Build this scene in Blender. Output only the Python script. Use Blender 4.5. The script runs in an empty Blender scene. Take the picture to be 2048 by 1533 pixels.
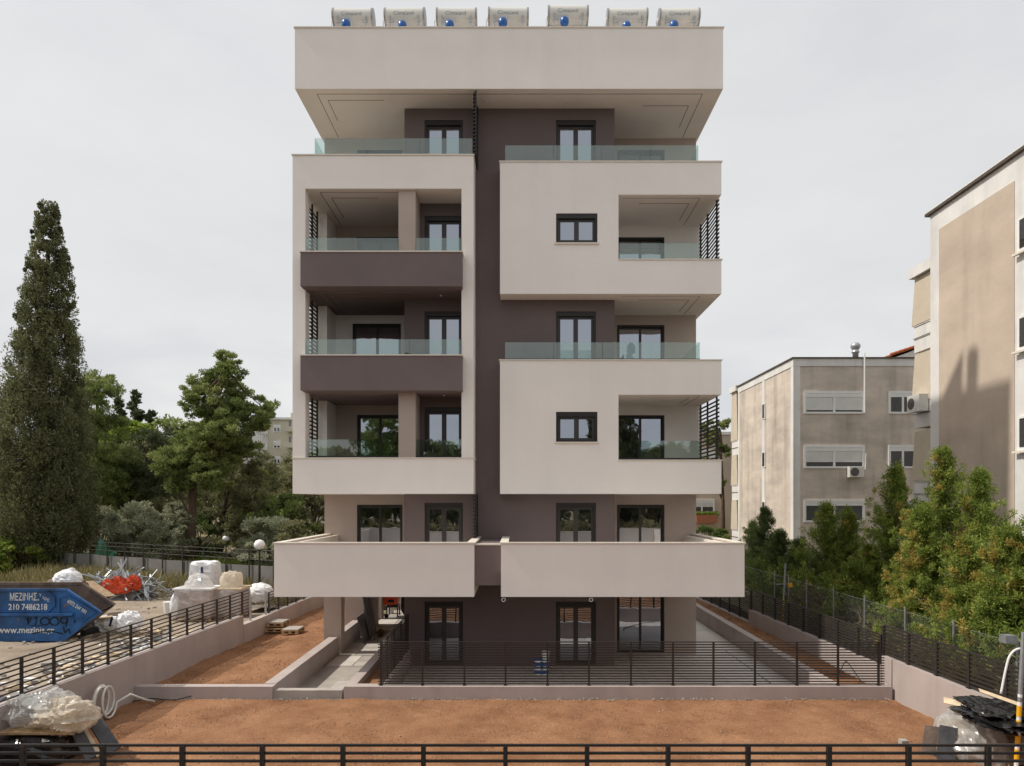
import bpy, math, random
import numpy as np
from mathutils import Vector, Matrix, noise

S = bpy.context.scene
R = math.radians
F = 1365.3            # focal length in photograph pixels
CX, CY, CH = 1035.0, 1003.0, 5.3   # vanishing point and eye height

# ------------------------------------------------------------------ camera
cam_d = bpy.data.cameras.new('camera'); cam = bpy.data.objects.new('camera', cam_d)
S.collection.objects.link(cam)
cam.location = (0, 0, CH); cam.rotation_euler = (R(90), 0, 0)
cam_d.sensor_width = 36; cam_d.lens = 36 * F / 2048
cam_d.shift_x = -(CX - 1024) / 2048; cam_d.shift_y = (CY - 766.5) / 2048
cam_d.clip_start = 0.1; cam_d.clip_end = 2000
S.camera = cam

# ------------------------------------------------------------------ sky and sun
SUN_EL, SUN_AZ = 50.0, -2.0      # sun stands to the left (-X), all but square to the facade
sun_vec = Vector((-math.cos(R(SUN_EL)) * math.cos(R(SUN_AZ)), math.cos(R(SUN_EL)) * math.sin(R(SUN_AZ)), math.sin(R(SUN_EL))))
W = bpy.data.worlds.new('World'); S.world = W; W.use_nodes = True
nt = W.node_tree; nt.nodes.clear()
def N(t, **k):
    n = nt.nodes.new(t)
    for a, b in k.items(): setattr(n, a, b)
    return n
out = N('ShaderNodeOutputWorld'); bg = N('ShaderNodeBackground')
sky = N('ShaderNodeTexSky'); sky.sky_type = 'NISHITA'; sky.sun_disc = False
sky.sun_elevation = R(SUN_EL); sky.sun_rotation = math.atan2(sun_vec.x, sun_vec.y)
sky.air_density = 1.5; sky.dust_density = 4
sc_ = N('ShaderNodeVectorMath', operation='SCALE'); sc_.inputs['Scale'].default_value = 0.09
nt.links.new(sky.outputs[0], sc_.inputs[0])
tc = N('ShaderNodeTexCoord'); mp = N('ShaderNodeMapping'); mp.inputs['Scale'].default_value = (1, 1, 2.6)
nt.links.new(tc.outputs['Generated'], mp.inputs['Vector'])
nz = N('ShaderNodeTexNoise'); nz.inputs['Scale'].default_value = 2.3; nz.inputs['Detail'].default_value = 7; nz.inputs['Roughness'].default_value = 0.55
nt.links.new(mp.outputs[0], nz.inputs['Vector'])
cr = N('ShaderNodeValToRGB')
cr.color_ramp.elements[0].position = 0.30; cr.color_ramp.elements[0].color = (0.705, 0.71, 0.72, 1)
cr.color_ramp.elements[1].position = 0.62; cr.color_ramp.elements[1].color = (0.80, 0.80, 0.80, 1)
e = cr.color_ramp.elements.new(0.45); e.color = (0.76, 0.762, 0.766, 1)
nt.links.new(nz.outputs[0], cr.inputs[0])
mx = N('ShaderNodeMixRGB'); mx.inputs[0].default_value = 0.88
nt.links.new(sc_.outputs[0], mx.inputs[1]); nt.links.new(cr.outputs[0], mx.inputs[2])
nz2 = N('ShaderNodeTexNoise'); nz2.inputs['Scale'].default_value = 4.2; nz2.inputs['Detail'].default_value = 6; nz2.inputs['Distortion'].default_value = .4
mp2 = N('ShaderNodeMapping'); mp2.inputs['Scale'].default_value = (1, 1, 2.4); mp2.inputs['Location'].default_value = (.35, .2, .1)
nt.links.new(tc.outputs['Generated'], mp2.inputs['Vector']); nt.links.new(mp2.outputs[0], nz2.inputs['Vector'])
cr2 = N('ShaderNodeValToRGB'); cr2.color_ramp.elements[0].position = .40; cr2.color_ramp.elements[0].color = (.57, .60, .65, 1); cr2.color_ramp.elements[1].position = .60; cr2.color_ramp.elements[1].color = (.82, .82, .82, 1)
nt.links.new(nz2.outputs[0], cr2.inputs[0])
sx = N('ShaderNodeSeparateXYZ'); nt.links.new(tc.outputs['Generated'], sx.inputs[0])
mr = N('ShaderNodeMapRange'); mr.inputs[1].default_value = .10; mr.inputs[2].default_value = .30; mr.inputs[3].default_value = .6; mr.inputs[4].default_value = 0.0; nt.links.new(sx.outputs['Z'], mr.inputs[0])
mxc = N('ShaderNodeMixRGB'); nt.links.new(mr.outputs[0], mxc.inputs[0]); nt.links.new(mx.outputs[0], mxc.inputs[1]); nt.links.new(cr2.outputs[0], mxc.inputs[2])
nt.links.new(mxc.outputs[0], bg.inputs[0]); bg.inputs[1].default_value = 1.0
nt.links.new(bg.outputs[0], out.inputs[0])
sd = bpy.data.lights.new('sun', 'SUN'); sd.energy = 3.3; sd.angle = R(1.2); sd.color = (1.0, 0.93, 0.83)
so = bpy.data.objects.new('sun', sd); S.collection.objects.link(so)
so.rotation_euler = (-sun_vec).to_track_quat('-Z', 'Y').to_euler(); so.location = sun_vec * 80
S.view_settings.view_transform = 'Standard'; S.view_settings.look = 'None'
S.view_settings.exposure = 0.10; S.view_settings.gamma = 1.0
S.cycles.max_bounces = 8; S.cycles.transparent_max_bounces = 24; S.cycles.use_denoising = True
S.cycles.caustics_reflective = False; S.cycles.caustics_refractive = False

# ------------------------------------------------------------------ helpers
def P(px, py, Y):     # a measured photograph pixel at a known depth -> metres
    return Vector(((px - CX) / F * Y, Y, CH - (py - CY) / F * Y))
def PX(px, Y): return (px - CX) / F * Y
def PZ(py, Y): return CH - (py - CY) / F * Y

class MB:
    def __init__(s): s.v = []; s.f = []
    def quad(s, a, b, c, d):
        i = len(s.v); s.v += [tuple(a), tuple(b), tuple(c), tuple(d)]; s.f.append((i, i+1, i+2, i+3)); return s
    def poly(s, pts):
        i = len(s.v); s.v += [tuple(p) for p in pts]; s.f.append(tuple(range(i, i+len(pts)))); return s
    def box(s, x0, x1, y0, y1, z0, z1, skip=''):
        i = len(s.v)
        s.v += [(x0,y0,z0),(x1,y0,z0),(x1,y1,z0),(x0,y1,z0),(x0,y0,z1),(x1,y0,z1),(x1,y1,z1),(x0,y1,z1)]
        fs = {'b':(0,3,2,1),'t':(4,5,6,7),'f':(0,1,5,4),'r':(1,2,6,5),'k':(2,3,7,6),'l':(3,0,4,7)}
        for k, q in fs.items():
            if k not in skip: s.f.append(tuple(i+j for j in q))
        return s
    def obox(s, c, ax, ay, az, hx, hy, hz):     # oriented box
        c = Vector(c); i = len(s.v)
        for sz in (-1, 1):
            for sx, sy in ((-1,-1),(1,-1),(1,1),(-1,1)):
                s.v.append(tuple(c + ax*(sx*hx) + ay*(sy*hy) + az*(sz*hz)))
        for q in ((0,3,2,1),(4,5,6,7),(0,1,5,4),(1,2,6,5),(2,3,7,6),(3,0,4,7)): s.f.append(tuple(i+j for j in q))
        return s
    def bar(s, p, q, w, h):                     # bar from p to q, width w across, height h
        p = Vector(p); q = Vector(q); ax = (q-p); L = ax.length; ax /= L
        up = Vector((0,0,1)) if abs(ax.z) < .95 else Vector((0,1,0))
        ay = up.cross(ax).normalized(); az = ax.cross(ay)
        return s.obox((p+q)/2, ax, ay, az, L/2, w/2, h/2)
    def tube(s, pts, r, n=8, cap=True):
        pts = [Vector(p) for p in pts]
        if not hasattr(r, '__len__'): r = [r]*len(pts)
        rings = []; t0 = None
        for k, p in enumerate(pts):
            t = (pts[min(k+1, len(pts)-1)] - pts[max(k-1, 0)]).normalized()
            if t0 is None:
                a = Vector((1,0,0)) if abs(t.x) < .9 else Vector((0,1,0)); u = t.cross(a).normalized()
            else:
                u = (u - t*u.dot(t)).normalized()
            t0 = t; w = t.cross(u); i = len(s.v); rings.append(i)
            for j in range(n):
                a = 2*math.pi*j/n; s.v.append(tuple(p + (u*math.cos(a) + w*math.sin(a))*r[k]))
        for a, b in zip(rings, rings[1:]):
            for j in range(n): s.f.append((a+j, a+(j+1)%n, b+(j+1)%n, b+j))
        if cap:
            s.f.append(tuple(rings[0]+j for j in reversed(range(n)))); s.f.append(tuple(rings[-1]+j for j in range(n)))
        return s
    def lathe(s, c, prof, n=16, axis='z'):      # prof: (radius, height)
        c = Vector(c); rings = []
        for r, h in prof:
            i = len(s.v); rings.append(i)
            for j in range(n):
                a = 2*math.pi*j/n; u, w = math.cos(a)*r, math.sin(a)*r
                s.v.append(tuple(c + (Vector((u, w, h)) if axis == 'z' else Vector((h, u, w)) if axis == 'x' else Vector((u, h, w)))))
        for a, b in zip(rings, rings[1:]):
            for j in range(n): s.f.append((a+j, a+(j+1)%n, b+(j+1)%n, b+j))
        s.f.append(tuple(rings[0]+j for j in reversed(range(n)))); s.f.append(tuple(rings[-1]+j for j in range(n)))
        return s
    def prism(s, pts, y0, y1):                  # outline in x,z swept along y
        n = len(pts); i = len(s.v)
        s.v += [(x, y0, z) for x, z in pts] + [(x, y1, z) for x, z in pts]
        s.f.append(tuple(i+j for j in range(n))); s.f.append(tuple(i+n+j for j in reversed(range(n))))
        for j in range(n): s.f.append((i+j, i+n+j, i+n+(j+1)%n, i+(j+1)%n))
        return s
    def tray(s, x0, x1, y0, y1, z0, z1, t, zi):  # slab with upstand parapet all round
        a, b, c, d = x0+t, x1-t, y0+t, y1-t
        s.box(x0, x1, y0, y1, z0, z1, skip='t')
        for q in (((x0,y0),(x1,y0),(b,c),(a,c)), ((x1,y0),(x1,y1),(b,d),(b,c)), ((x1,y1),(x0,y1),(a,d),(b,d)), ((x0,y1),(x0,y0),(a,c),(a,d))):
            s.quad(*[(x,y,z1) for x, y in q])
        for (p, q) in (((a,c),(b,c)), ((b,c),(b,d)), ((b,d),(a,d)), ((a,d),(a,c))):
            s.quad((p[0],p[1],zi),(q[0],q[1],zi),(q[0],q[1],z1),(p[0],p[1],z1))
        s.quad((a,c,zi),(b,c,zi),(b,d,zi),(a,d,zi)); return s
    def shell(s, x0, x1, z0, z1, y0, y1, holes=(), rv=.22, skip=''):
        xs = sorted({x0, x1} | {h[0] for h in holes} | {h[1] for h in holes})
        zs = sorted({z0, z1} | {h[2] for h in holes} | {h[3] for h in holes})
        for xa, xb in zip(xs, xs[1:]):
            for za, zb in zip(zs, zs[1:]):
                mx_, mz_ = (xa+xb)/2, (za+zb)/2
                if any(h[0] < mx_ < h[1] and h[2] < mz_ < h[3] for h in holes): continue
                s.quad((xa,y0,za),(xb,y0,za),(xb,y0,zb),(xa,y0,zb))
        for a, b, c, d in holes:
            e = y0+rv
            s.quad((a,y0,c),(a,y0,d),(a,e,d),(a,e,c)); s.quad((b,y0,c),(b,e,c),(b,e,d),(b,y0,d))
            s.quad((a,y0,d),(b,y0,d),(b,e,d),(a,e,d)); s.quad((a,y0,c),(a,e,c),(b,e,c),(b,y0,c))
            s.quad((a,e,c),(b,e,c),(b,e,d),(a,e,d))
        if 'l' not in skip: s.quad((x0,y0,z0),(x0,y0,z1),(x0,y1,z1),(x0,y1,z0))
        if 'r' not in skip: s.quad((x1,y0,z0),(x1,y1,z0),(x1,y1,z1),(x1,y0,z1))
        if 't' not in skip: s.quad((x0,y0,z1),(x1,y0,z1),(x1,y1,z1),(x0,y1,z1))
        if 'b' not in skip: s.quad((x0,y0,z0),(x0,y1,z0),(x1,y1,z0),(x1,y0,z0))
        if 'k' not in skip: s.quad((x0,y1,z0),(x0,y1,z1),(x1,y1,z1),(x1,y1,z0))
        return s
    def mesh(s, name, smooth=False):
        me = bpy.data.meshes.new(name); me.from_pydata(s.v, [], s.f); me.update()
        if smooth:
            me.polygons.foreach_set('use_smooth', [True]*len(me.polygons))
        return me
    def build(s, name, m, parent=None, smooth=False, loc=None):
        return link(name, s.mesh(name, smooth), m, parent, loc)

def link(name, me, m, parent=None, loc=None):
    o = bpy.data.objects.new(name, me); S.collection.objects.link(o)
    if m is not None and not me.materials: me.materials.append(M[m] if isinstance(m, str) else m)
    if loc is not None: o.location = loc
    if parent is not None: attach(o, parent)
    return o
def attach(o, parent):
    o.parent = parent
    o.matrix_parent_inverse = Matrix.Translation(-world_loc(parent))
def world_loc(p):
    if p.type == 'EMPTY': return p.location.copy()
    return Vector((0,0,0)) if p.parent is None else Vector((0,0,0))
def tag(o, label, cat=None, group=None, kind=None):
    o['label'] = label
    if cat: o['category'] = cat
    if group: o['group'] = group
    if kind: o['kind'] = kind
    return o
def thing(name, label, cat, loc=(0,0,0), group=None):
    o = bpy.data.objects.new(name, None); S.collection.objects.link(o); o.location = loc
    o.empty_display_size = .3
    return tag(o, label, cat, group)
def struct(o, label=None):
    o['kind'] = 'structure'
    if label: o['label'] = label
    return o
def dup(root, loc, label):
    r = root.copy(); S.collection.objects.link(r); r.location = loc; r['label'] = label
    for ch in list(root.children):
        c = ch.copy(); S.collection.objects.link(c); c.parent = r; c.matrix_parent_inverse = ch.matrix_parent_inverse.copy()
        for g in list(ch.children):
            d = g.copy(); S.collection.objects.link(d); d.parent = c; d.matrix_parent_inverse = g.matrix_parent_inverse.copy()
    return r

# ------------------------------------------------------------------ materials
M = {}
def mat(name, col, rough=.85, var=.12, scale=3.0, bump=.15, bscale=60, metal=0.0, col2=None, spec=.3, streak=0, rnd=0, stain=0.0, fine=0.0, wear=None):
    m = bpy.data.materials.new(name); m.use_nodes = True; t = m.node_tree; b = t.nodes['Principled BSDF']
    b.inputs['Roughness'].default_value = rough; b.inputs['Metallic'].default_value = metal
    b.inputs['Specular IOR Level'].default_value = spec
    geo = t.nodes.new('ShaderNodeTexCoord'); v = geo.outputs['Object']
    if streak:
        mpn = t.nodes.new('ShaderNodeMapping'); mpn.inputs['Scale'].default_value = (1, 1, 1/streak); t.links.new(v, mpn.inputs[0]); v2 = mpn.outputs[0]
    else: v2 = v
    n1 = t.nodes.new('ShaderNodeTexNoise'); n1.inputs['Scale'].default_value = scale; n1.inputs['Detail'].default_value = 8; n1.inputs['Roughness'].default_value = .6
    t.links.new(v2, n1.inputs['Vector'])
    ra = t.nodes.new('ShaderNodeValToRGB'); ra.color_ramp.elements[0].position = .3; ra.color_ramp.elements[1].position = .7
    c2 = col2 or tuple(c*(1-var) for c in col); c1 = tuple(min(1, c*(1+var*.6)) for c in col) if col2 is None else col
    ra.color_ramp.elements[0].color = (*c2, 1); ra.color_ramp.elements[1].color = (*c1, 1)
    t.links.new(n1.outputs[0], ra.inputs[0]); src = ra.outputs[0]
    if stain:
        ms = t.nodes.new('ShaderNodeMapping'); ms.inputs['Scale'].default_value = (1.6, 1.6, .16); t.links.new(v, ms.inputs[0])
        n3 = t.nodes.new('ShaderNodeTexNoise'); n3.inputs['Scale'].default_value = 1.0; n3.inputs['Detail'].default_value = 6; t.links.new(ms.outputs[0], n3.inputs['Vector'])
        r3 = t.nodes.new('ShaderNodeMapRange'); r3.inputs[1].default_value = .50; r3.inputs[2].default_value = .72; r3.inputs[3].default_value = 1.0; r3.inputs[4].default_value = 1-stain
        t.links.new(n3.outputs[0], r3.inputs[0]); x3 = t.nodes.new('ShaderNodeMixRGB'); x3.blend_type = 'MULTIPLY'; x3.inputs[0].default_value = 1
        t.links.new(src, x3.inputs[1]); t.links.new(r3.outputs[0], x3.inputs[2]); src = x3.outputs[0]
    if fine:
        n4 = t.nodes.new('ShaderNodeTexNoise'); n4.inputs['Scale'].default_value = 26; n4.inputs['Detail'].default_value = 5; n4.inputs['Roughness'].default_value = .75; t.links.new(v, n4.inputs['Vector'])
        r4 = t.nodes.new('ShaderNodeMapRange'); r4.inputs[1].default_value = .32; r4.inputs[2].default_value = .68; r4.inputs[3].default_value = 1-fine; r4.inputs[4].default_value = 1+fine
        t.links.new(n4.outputs[0], r4.inputs[0]); x4 = t.nodes.new('ShaderNodeMixRGB'); x4.blend_type = 'MULTIPLY'; x4.inputs[0].default_value = 1
        t.links.new(src, x4.inputs[1]); t.links.new(r4.outputs[0], x4.inputs[2]); src = x4.outputs[0]
    if wear:
        n5 = t.nodes.new('ShaderNodeTexNoise'); n5.inputs['Scale'].default_value = wear[1]; n5.inputs['Detail'].default_value = 9; n5.inputs['Roughness'].default_value = .7; t.links.new(v, n5.inputs['Vector'])
        r5 = t.nodes.new('ShaderNodeMapRange'); r5.inputs[1].default_value = wear[2]; r5.inputs[2].default_value = wear[2]+.05
        t.links.new(n5.outputs[0], r5.inputs[0]); x5 = t.nodes.new('ShaderNodeMixRGB'); x5.inputs[2].default_value = (*wear[0], 1)
        t.links.new(r5.outputs[0], x5.inputs[0]); t.links.new(src, x5.inputs[1]); src = x5.outputs[0]
    if rnd:
        oi = t.nodes.new('ShaderNodeObjectInfo'); hs = t.nodes.new('ShaderNodeHueSaturation')
        mr = t.nodes.new('ShaderNodeMapRange'); mr.inputs[3].default_value = 1-rnd; mr.inputs[4].default_value = 1+rnd
        t.links.new(oi.outputs['Random'], mr.inputs[0]); t.links.new(mr.outputs[0], hs.inputs['Value']); t.links.new(src, hs.inputs['Color']); src = hs.outputs[0]
    t.links.new(src, b.inputs['Base Color'])
    if bump:
        n2 = t.nodes.new('ShaderNodeTexNoise'); n2.inputs['Scale'].default_value = bscale; n2.inputs['Detail'].default_value = 4
        t.links.new(v, n2.inputs['Vector']); bp = t.nodes.new('ShaderNodeBump'); bp.inputs['Strength'].default_value = bump; bp.inputs['Distance'].default_value = .02
        t.links.new(n2.outputs[0], bp.inputs['Height']); t.links.new(bp.outputs[0], b.inputs['Normal'])
    M[name] = m; return m

CREAM = (.87, .82, .775)
mat('cream', CREAM, .9, .045, .5, .12, 90, stain=.03, fine=.02)
mat('umber', (.182, .144, .142), .9, .10, .6, .1, 90, fine=.04)
mat('taupe', (.46, .38, .335), .9, .08, .7, .1, 90, fine=.03)
mat('yardwall', (.46, .395, .372), .9, .12, .9, .12, 70, stain=.10, fine=.04)
mat('stonecap', (.74, .68, .60), .6, .08, 4, .05)
mat('darkframe', (.022, .019, .018), .45, .1, 3, 0, spec=.4)
mat('sash', (.045, .04, .038), .4, .1, 3, 0, spec=.4)
mat('fence', (.038, .031, .028), .5, .15, 6, .05, 40, spec=.35)
mat('umbershade', (.158, .125, .122), .9, .10, .6, .1, 90, fine=.04)  # same umber darkened: recess shade put into the core wall's colour
mat('groove', (.11, .09, .075), .9, 0, 1, 0)
mat('groovelight', (.34, .29, .26), .9, 0, 1, 0)
mat('white', (.78, .78, .77), .6, .05, 3, 0)
mat('tank', (.66, .65, .61), .35, .06, 2, 0, spec=.5)
mat('tankcap', (.35, .35, .35), .4, .1, 3, 0, metal=.5)
mat('printgrey', (.16, .22, .23), .6, 0, 1, 0)
mat('bluevessel', (.01, .10, .36), .3, .1, 3, 0, spec=.5)
mat('galv', (.42, .44, .46), .4, .2, 8, .05, metal=.6)
mat('soil', (.345, .185, .102), .97, 0, 1.1, 1.0, 30, col2=(.205, .10, .052), spec=.1, fine=.32)
mat('yarddirt', (.40, .34, .27), .97, 0, .6, .8, 26, col2=(.22, .175, .135), spec=.1, fine=.22)
mat('earth', (.20, .17, .10), .97, .3, .3, .5, 8, spec=.1)
mat('asphalt', (.085, .083, .08), .9, .25, 4, .3, 120, spec=.3)
mat('screed', (.40, .37, .335), .9, .22, 1.8, .3, 40)
mat('slab', (.52, .49, .45), .75, .16, 2.2, .12, 50, rnd=.22)
mat('tile', (.60, .555, .515), .6, .10, 2.5, .05, 60, rnd=.06)
mat('timber', (.46, .31, .17), .85, .35, 7, .2, 40, rnd=.2)
mat('plywood', (.60, .48, .33), .8, .2, 5, .1, 40, rnd=.15)
mat('slate', (.075, .075, .082), .45, .35, 6, .2, 30, rnd=.15)
mat('boardgrey', (.16, .155, .165), .5, .15, 3, .05)
mat('skipblue', (.018, .105, .30), .5, .45, 1.8, .3, 9, spec=.4, stain=.4, fine=.12, wear=((.16, .10, .075), 3.2, .62))
mat('skiprust', (.17, .125, .10), .85, .45, 3, .3, 20)
mat('sprayblack', (.012, .012, .014), .7, 0, 1, 0)
mat('paintwhite', (.66, .66, .66), .7, .25, 30, 0, wear=((.05, .14, .32), 14, .58))
mat('hosewhite', (.72, .70, .65), .5, .08, 9, 0)
mat('sackwhite', (.78, .79, .81), .65, .08, 5, .3, 14)
mat('strap', (.03, .05, .12), .6, .1, 3, 0)
mat('brickpack', (.42, .25, .19), .85, .18, 6, .2, 30)
mat('orange', (.60, .075, .025), .5, .2, 6, .05)
mat('blackplastic', (.012, .012, .013), .22, .2, 4, .25, 16, spec=.5)
mat('yellow', (.80, .40, .015), .5, .1, 6, 0)
mat('concrete', (.30, .285, .265), .93, .18, 1.3, .25, 40)
mat('hoard', (.19, .18, .168), .85, .22, 1.1, .15, 12)
mat('carpet', (.33, .235, .15), .95, .3, 5, .4, 40)
mat('bark', (.11, .078, .055), .95, .4, 6, .6, 14)
mat('barkgrey', (.17, .145, .12), .95, .4, 6, .6, 14)
mat('stuccob', (.70, .61, .52), .93, 0, .42, .2, 30, col2=(.46, .405, .355), streak=.35, stain=.3, fine=.06)
mat('stuccoc', (.54, .45, .37), .93, .16, .5, .2, 30, streak=.6, stain=.12, fine=.05)
mat('whitewall', (.72, .71, .69), .85, .12, .9, .1, 30, stain=.15)
mat('awning', (.56, .49, .39), .9, .08, 2, .05)
mat('shutter', (.70, .70, .68), .55, .06, 3, 0)
mat('metalroof', (.10, .08, .065), .7, .3, 4, .1)
mat('rooftile', (.44, .135, .07), .85, .3, 8, .2, 30)
mat('terracotta', (.40, .16, .09), .85, .2, 6, .1)
mat('paleblock', (.55, .52, .42), .9, .12, .5, .1, 20)
mat('greennet', (.03, .17, .10), .8, .3, 6, .2)
mat('globe', (.85, .85, .84), .3, 0, 1, 0, spec=.5)
mat('acunit', (.66, .65, .62), .5, .08, 5, 0)
mat('stain', (.12, .115, .11), .95, .3, 6, 0)

def glassy(name, base, fac, tint, rough=.015, wob=.03):
    m = bpy.data.materials.new(name); m.use_nodes = True; t = m.node_tree; t.nodes.clear()
    o = t.nodes.new('ShaderNodeOutputMaterial'); mixn = t.nodes.new('ShaderNodeMixShader'); mixn.inputs[0].default_value = fac
    d = t.nodes.new('ShaderNodeBsdfDiffuse'); d.inputs[0].default_value = (*base, 1)
    g = t.nodes.new('ShaderNodeBsdfGlossy'); g.inputs[0].default_value = (*tint, 1); g.inputs['Roughness'].default_value = rough
    tcn = t.nodes.new('ShaderNodeTexCoord'); n2 = t.nodes.new('ShaderNodeTexNoise'); n2.inputs['Scale'].default_value = 1.3; n2.inputs['Detail'].default_value = 2
    t.links.new(tcn.outputs['Object'], n2.inputs['Vector']); bp = t.nodes.new('ShaderNodeBump'); bp.inputs['Strength'].default_value = wob; bp.inputs['Distance'].default_value = .1
    t.links.new(n2.outputs[0], bp.inputs['Height']); t.links.new(bp.outputs[0], g.inputs['Normal'])
    t.links.new(d.outputs[0], mixn.inputs[1]); t.links.new(g.outputs[0], mixn.inputs[2]); t.links.new(mixn.outputs[0], o.inputs[0]); M[name] = m
glassy('pane', (.014, .014, .015), .40, (.82, .88, 1.0))
glassy('panefar', (.03, .028, .027), .12, (.9, .95, 1.0))
def sheetglass(name, tcol, fac, rough, extra=None, efac=0.0):
    m = bpy.data.materials.new(name); m.use_nodes = True; t = m.node_tree; t.nodes.clear()
    o = t.nodes.new('ShaderNodeOutputMaterial'); mixn = t.nodes.new('ShaderNodeMixShader'); mixn.inputs[0].default_value = fac
    tr = t.nodes.new('ShaderNodeBsdfTransparent'); tr.inputs[0].default_value = (*tcol, 1)
    g = t.nodes.new('ShaderNodeBsdfGlossy'); g.inputs[0].default_value = (.95, 1, .98, 1); g.inputs['Roughness'].default_value = rough
    t.links.new(tr.outputs[0], mixn.inputs[1]); t.links.new(g.outputs[0], mixn.inputs[2]); src = mixn.outputs[0]
    if extra:
        pb = t.nodes.new('ShaderNodeBsdfPrincipled'); pb.inputs['Base Color'].default_value = (*extra, 1); pb.inputs['Roughness'].default_value = .28
        tcn = t.nodes.new('ShaderNodeTexCoord'); nn = t.nodes.new('ShaderNodeTexNoise'); nn.inputs['Scale'].default_value = 2.5; nn.inputs['Detail'].default_value = 5
        t.links.new(tcn.outputs['Object'], nn.inputs['Vector'])
        bp = t.nodes.new('ShaderNodeBump'); bp.inputs['Strength'].default_value = .5; bp.inputs['Distance'].default_value = .05
        t.links.new(nn.outputs[0], bp.inputs['Height']); t.links.new(bp.outputs[0], pb.inputs['Normal'])
        tl = t.nodes.new('ShaderNodeBsdfTranslucent'); tl.inputs[0].default_value = (*extra, 1)
        ad = t.nodes.new('ShaderNodeMixShader'); ad.inputs[0].default_value = .35; t.links.new(pb.outputs[0], ad.inputs[1]); t.links.new(tl.outputs[0], ad.inputs[2])
        mr = t.nodes.new('ShaderNodeMapRange'); mr.inputs[1].default_value = .3; mr.inputs[2].default_value = .7; mr.inputs[3].default_value = efac-.15; mr.inputs[4].default_value = min(1, efac+.15)
        t.links.new(nn.outputs[0], mr.inputs[0])
        m2 = t.nodes.new('ShaderNodeMixShader'); t.links.new(mr.outputs[0], m2.inputs[0])
        t.links.new(src, m2.inputs[1]); t.links.new(ad.outputs[0], m2.inputs[2]); src = m2.outputs[0]
    t.links.new(src, o.inputs[0]); M[name] = m
sheetglass('balglass', (.80, .88, .85), .09, .01)
sheetglass('plasticclear', (.9, .9, .9), .1, .2, (.74, .74, .73), .46)
sheetglass('plasticcream', (.9, .88, .85), .1, .2, (.80, .72, .60), .70)
sheetglass('wrapfilm', (.93, .93, .93), .1, .15, (.82, .80, .79), .5)
sheetglass('debrisnet', (.75, .82, .78), .02, .5, (.04, .20, .12), .6)

def leafmat(name, c0, c1, c2, trans=.25, rough=.55):
    m = bpy.data.materials.new(name); m.use_nodes = True; t = m.node_tree; b = t.nodes['Principled BSDF']; o = t.nodes['Material Output']
    a = t.nodes.new('ShaderNodeAttribute'); a.attribute_name = 'tint'
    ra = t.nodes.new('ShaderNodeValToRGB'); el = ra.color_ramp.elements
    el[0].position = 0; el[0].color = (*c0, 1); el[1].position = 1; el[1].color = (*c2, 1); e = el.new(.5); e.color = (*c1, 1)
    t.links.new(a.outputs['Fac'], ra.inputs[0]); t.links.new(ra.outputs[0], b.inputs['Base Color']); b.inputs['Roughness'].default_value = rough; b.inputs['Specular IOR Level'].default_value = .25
    tl = t.nodes.new('ShaderNodeBsdfTranslucent'); t.links.new(ra.outputs[0], tl.inputs[0])
    mixn = t.nodes.new('ShaderNodeMixShader'); mixn.inputs[0].default_value = trans
    t.links.new(b.outputs[0], mixn.inputs[1]); t.links.new(tl.outputs[0], mixn.inputs[2]); t.links.new(mixn.outputs[0], o.inputs[0]); M[name] = m
leafmat('cypressleaf', (0.08, 0.09, 0.042), (0.15, 0.162, 0.075), (0.26, 0.265, 0.13), 0.35)
leafmat('pineleaf', (0.115, 0.16, 0.046), (0.205, 0.26, 0.078), (0.33, 0.36, 0.135), 0.45)
leafmat('darkpine', (0.05, 0.065, 0.03), (0.085, 0.105, 0.048), (0.13, 0.15, 0.07), 0.3)
leafmat('oliveleaf', (0.21, 0.235, 0.145), (0.33, 0.35, 0.225), (0.45, 0.46, 0.33), 0.4)
leafmat('brightleaf', (0.12, 0.19, 0.025), (0.21, 0.3, 0.045), (0.32, 0.39, 0.08), 0.45)
leafmat('drableaf', (0.125, 0.13, 0.062), (0.215, 0.22, 0.105), (0.32, 0.3, 0.17), 0.4)
leafmat('hedgeleaf', (0.1, 0.155, 0.03), (0.21, 0.285, 0.055), (0.4, 0.44, 0.1), 0.45)
leafmat('hedgedark', (0.065, 0.1, 0.033), (0.12, 0.17, 0.053), (0.2, 0.25, 0.08), 0.4)
leafmat('goldleaf', (.24, .17, .05), (.42, .33, .08), (.58, .48, .13), .45)
leafmat('weedleaf', (0.12, 0.12, 0.045), (0.24, 0.21, 0.095), (0.38, 0.32, 0.16), .25)
leafmat('grassleaf', (.07, .11, .02), (.13, .18, .03), (.26, .27, .05), .25)
leafmat('twig', (.10, .075, .055), (.17, .13, .10), (.25, .20, .16), 0)

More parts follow.
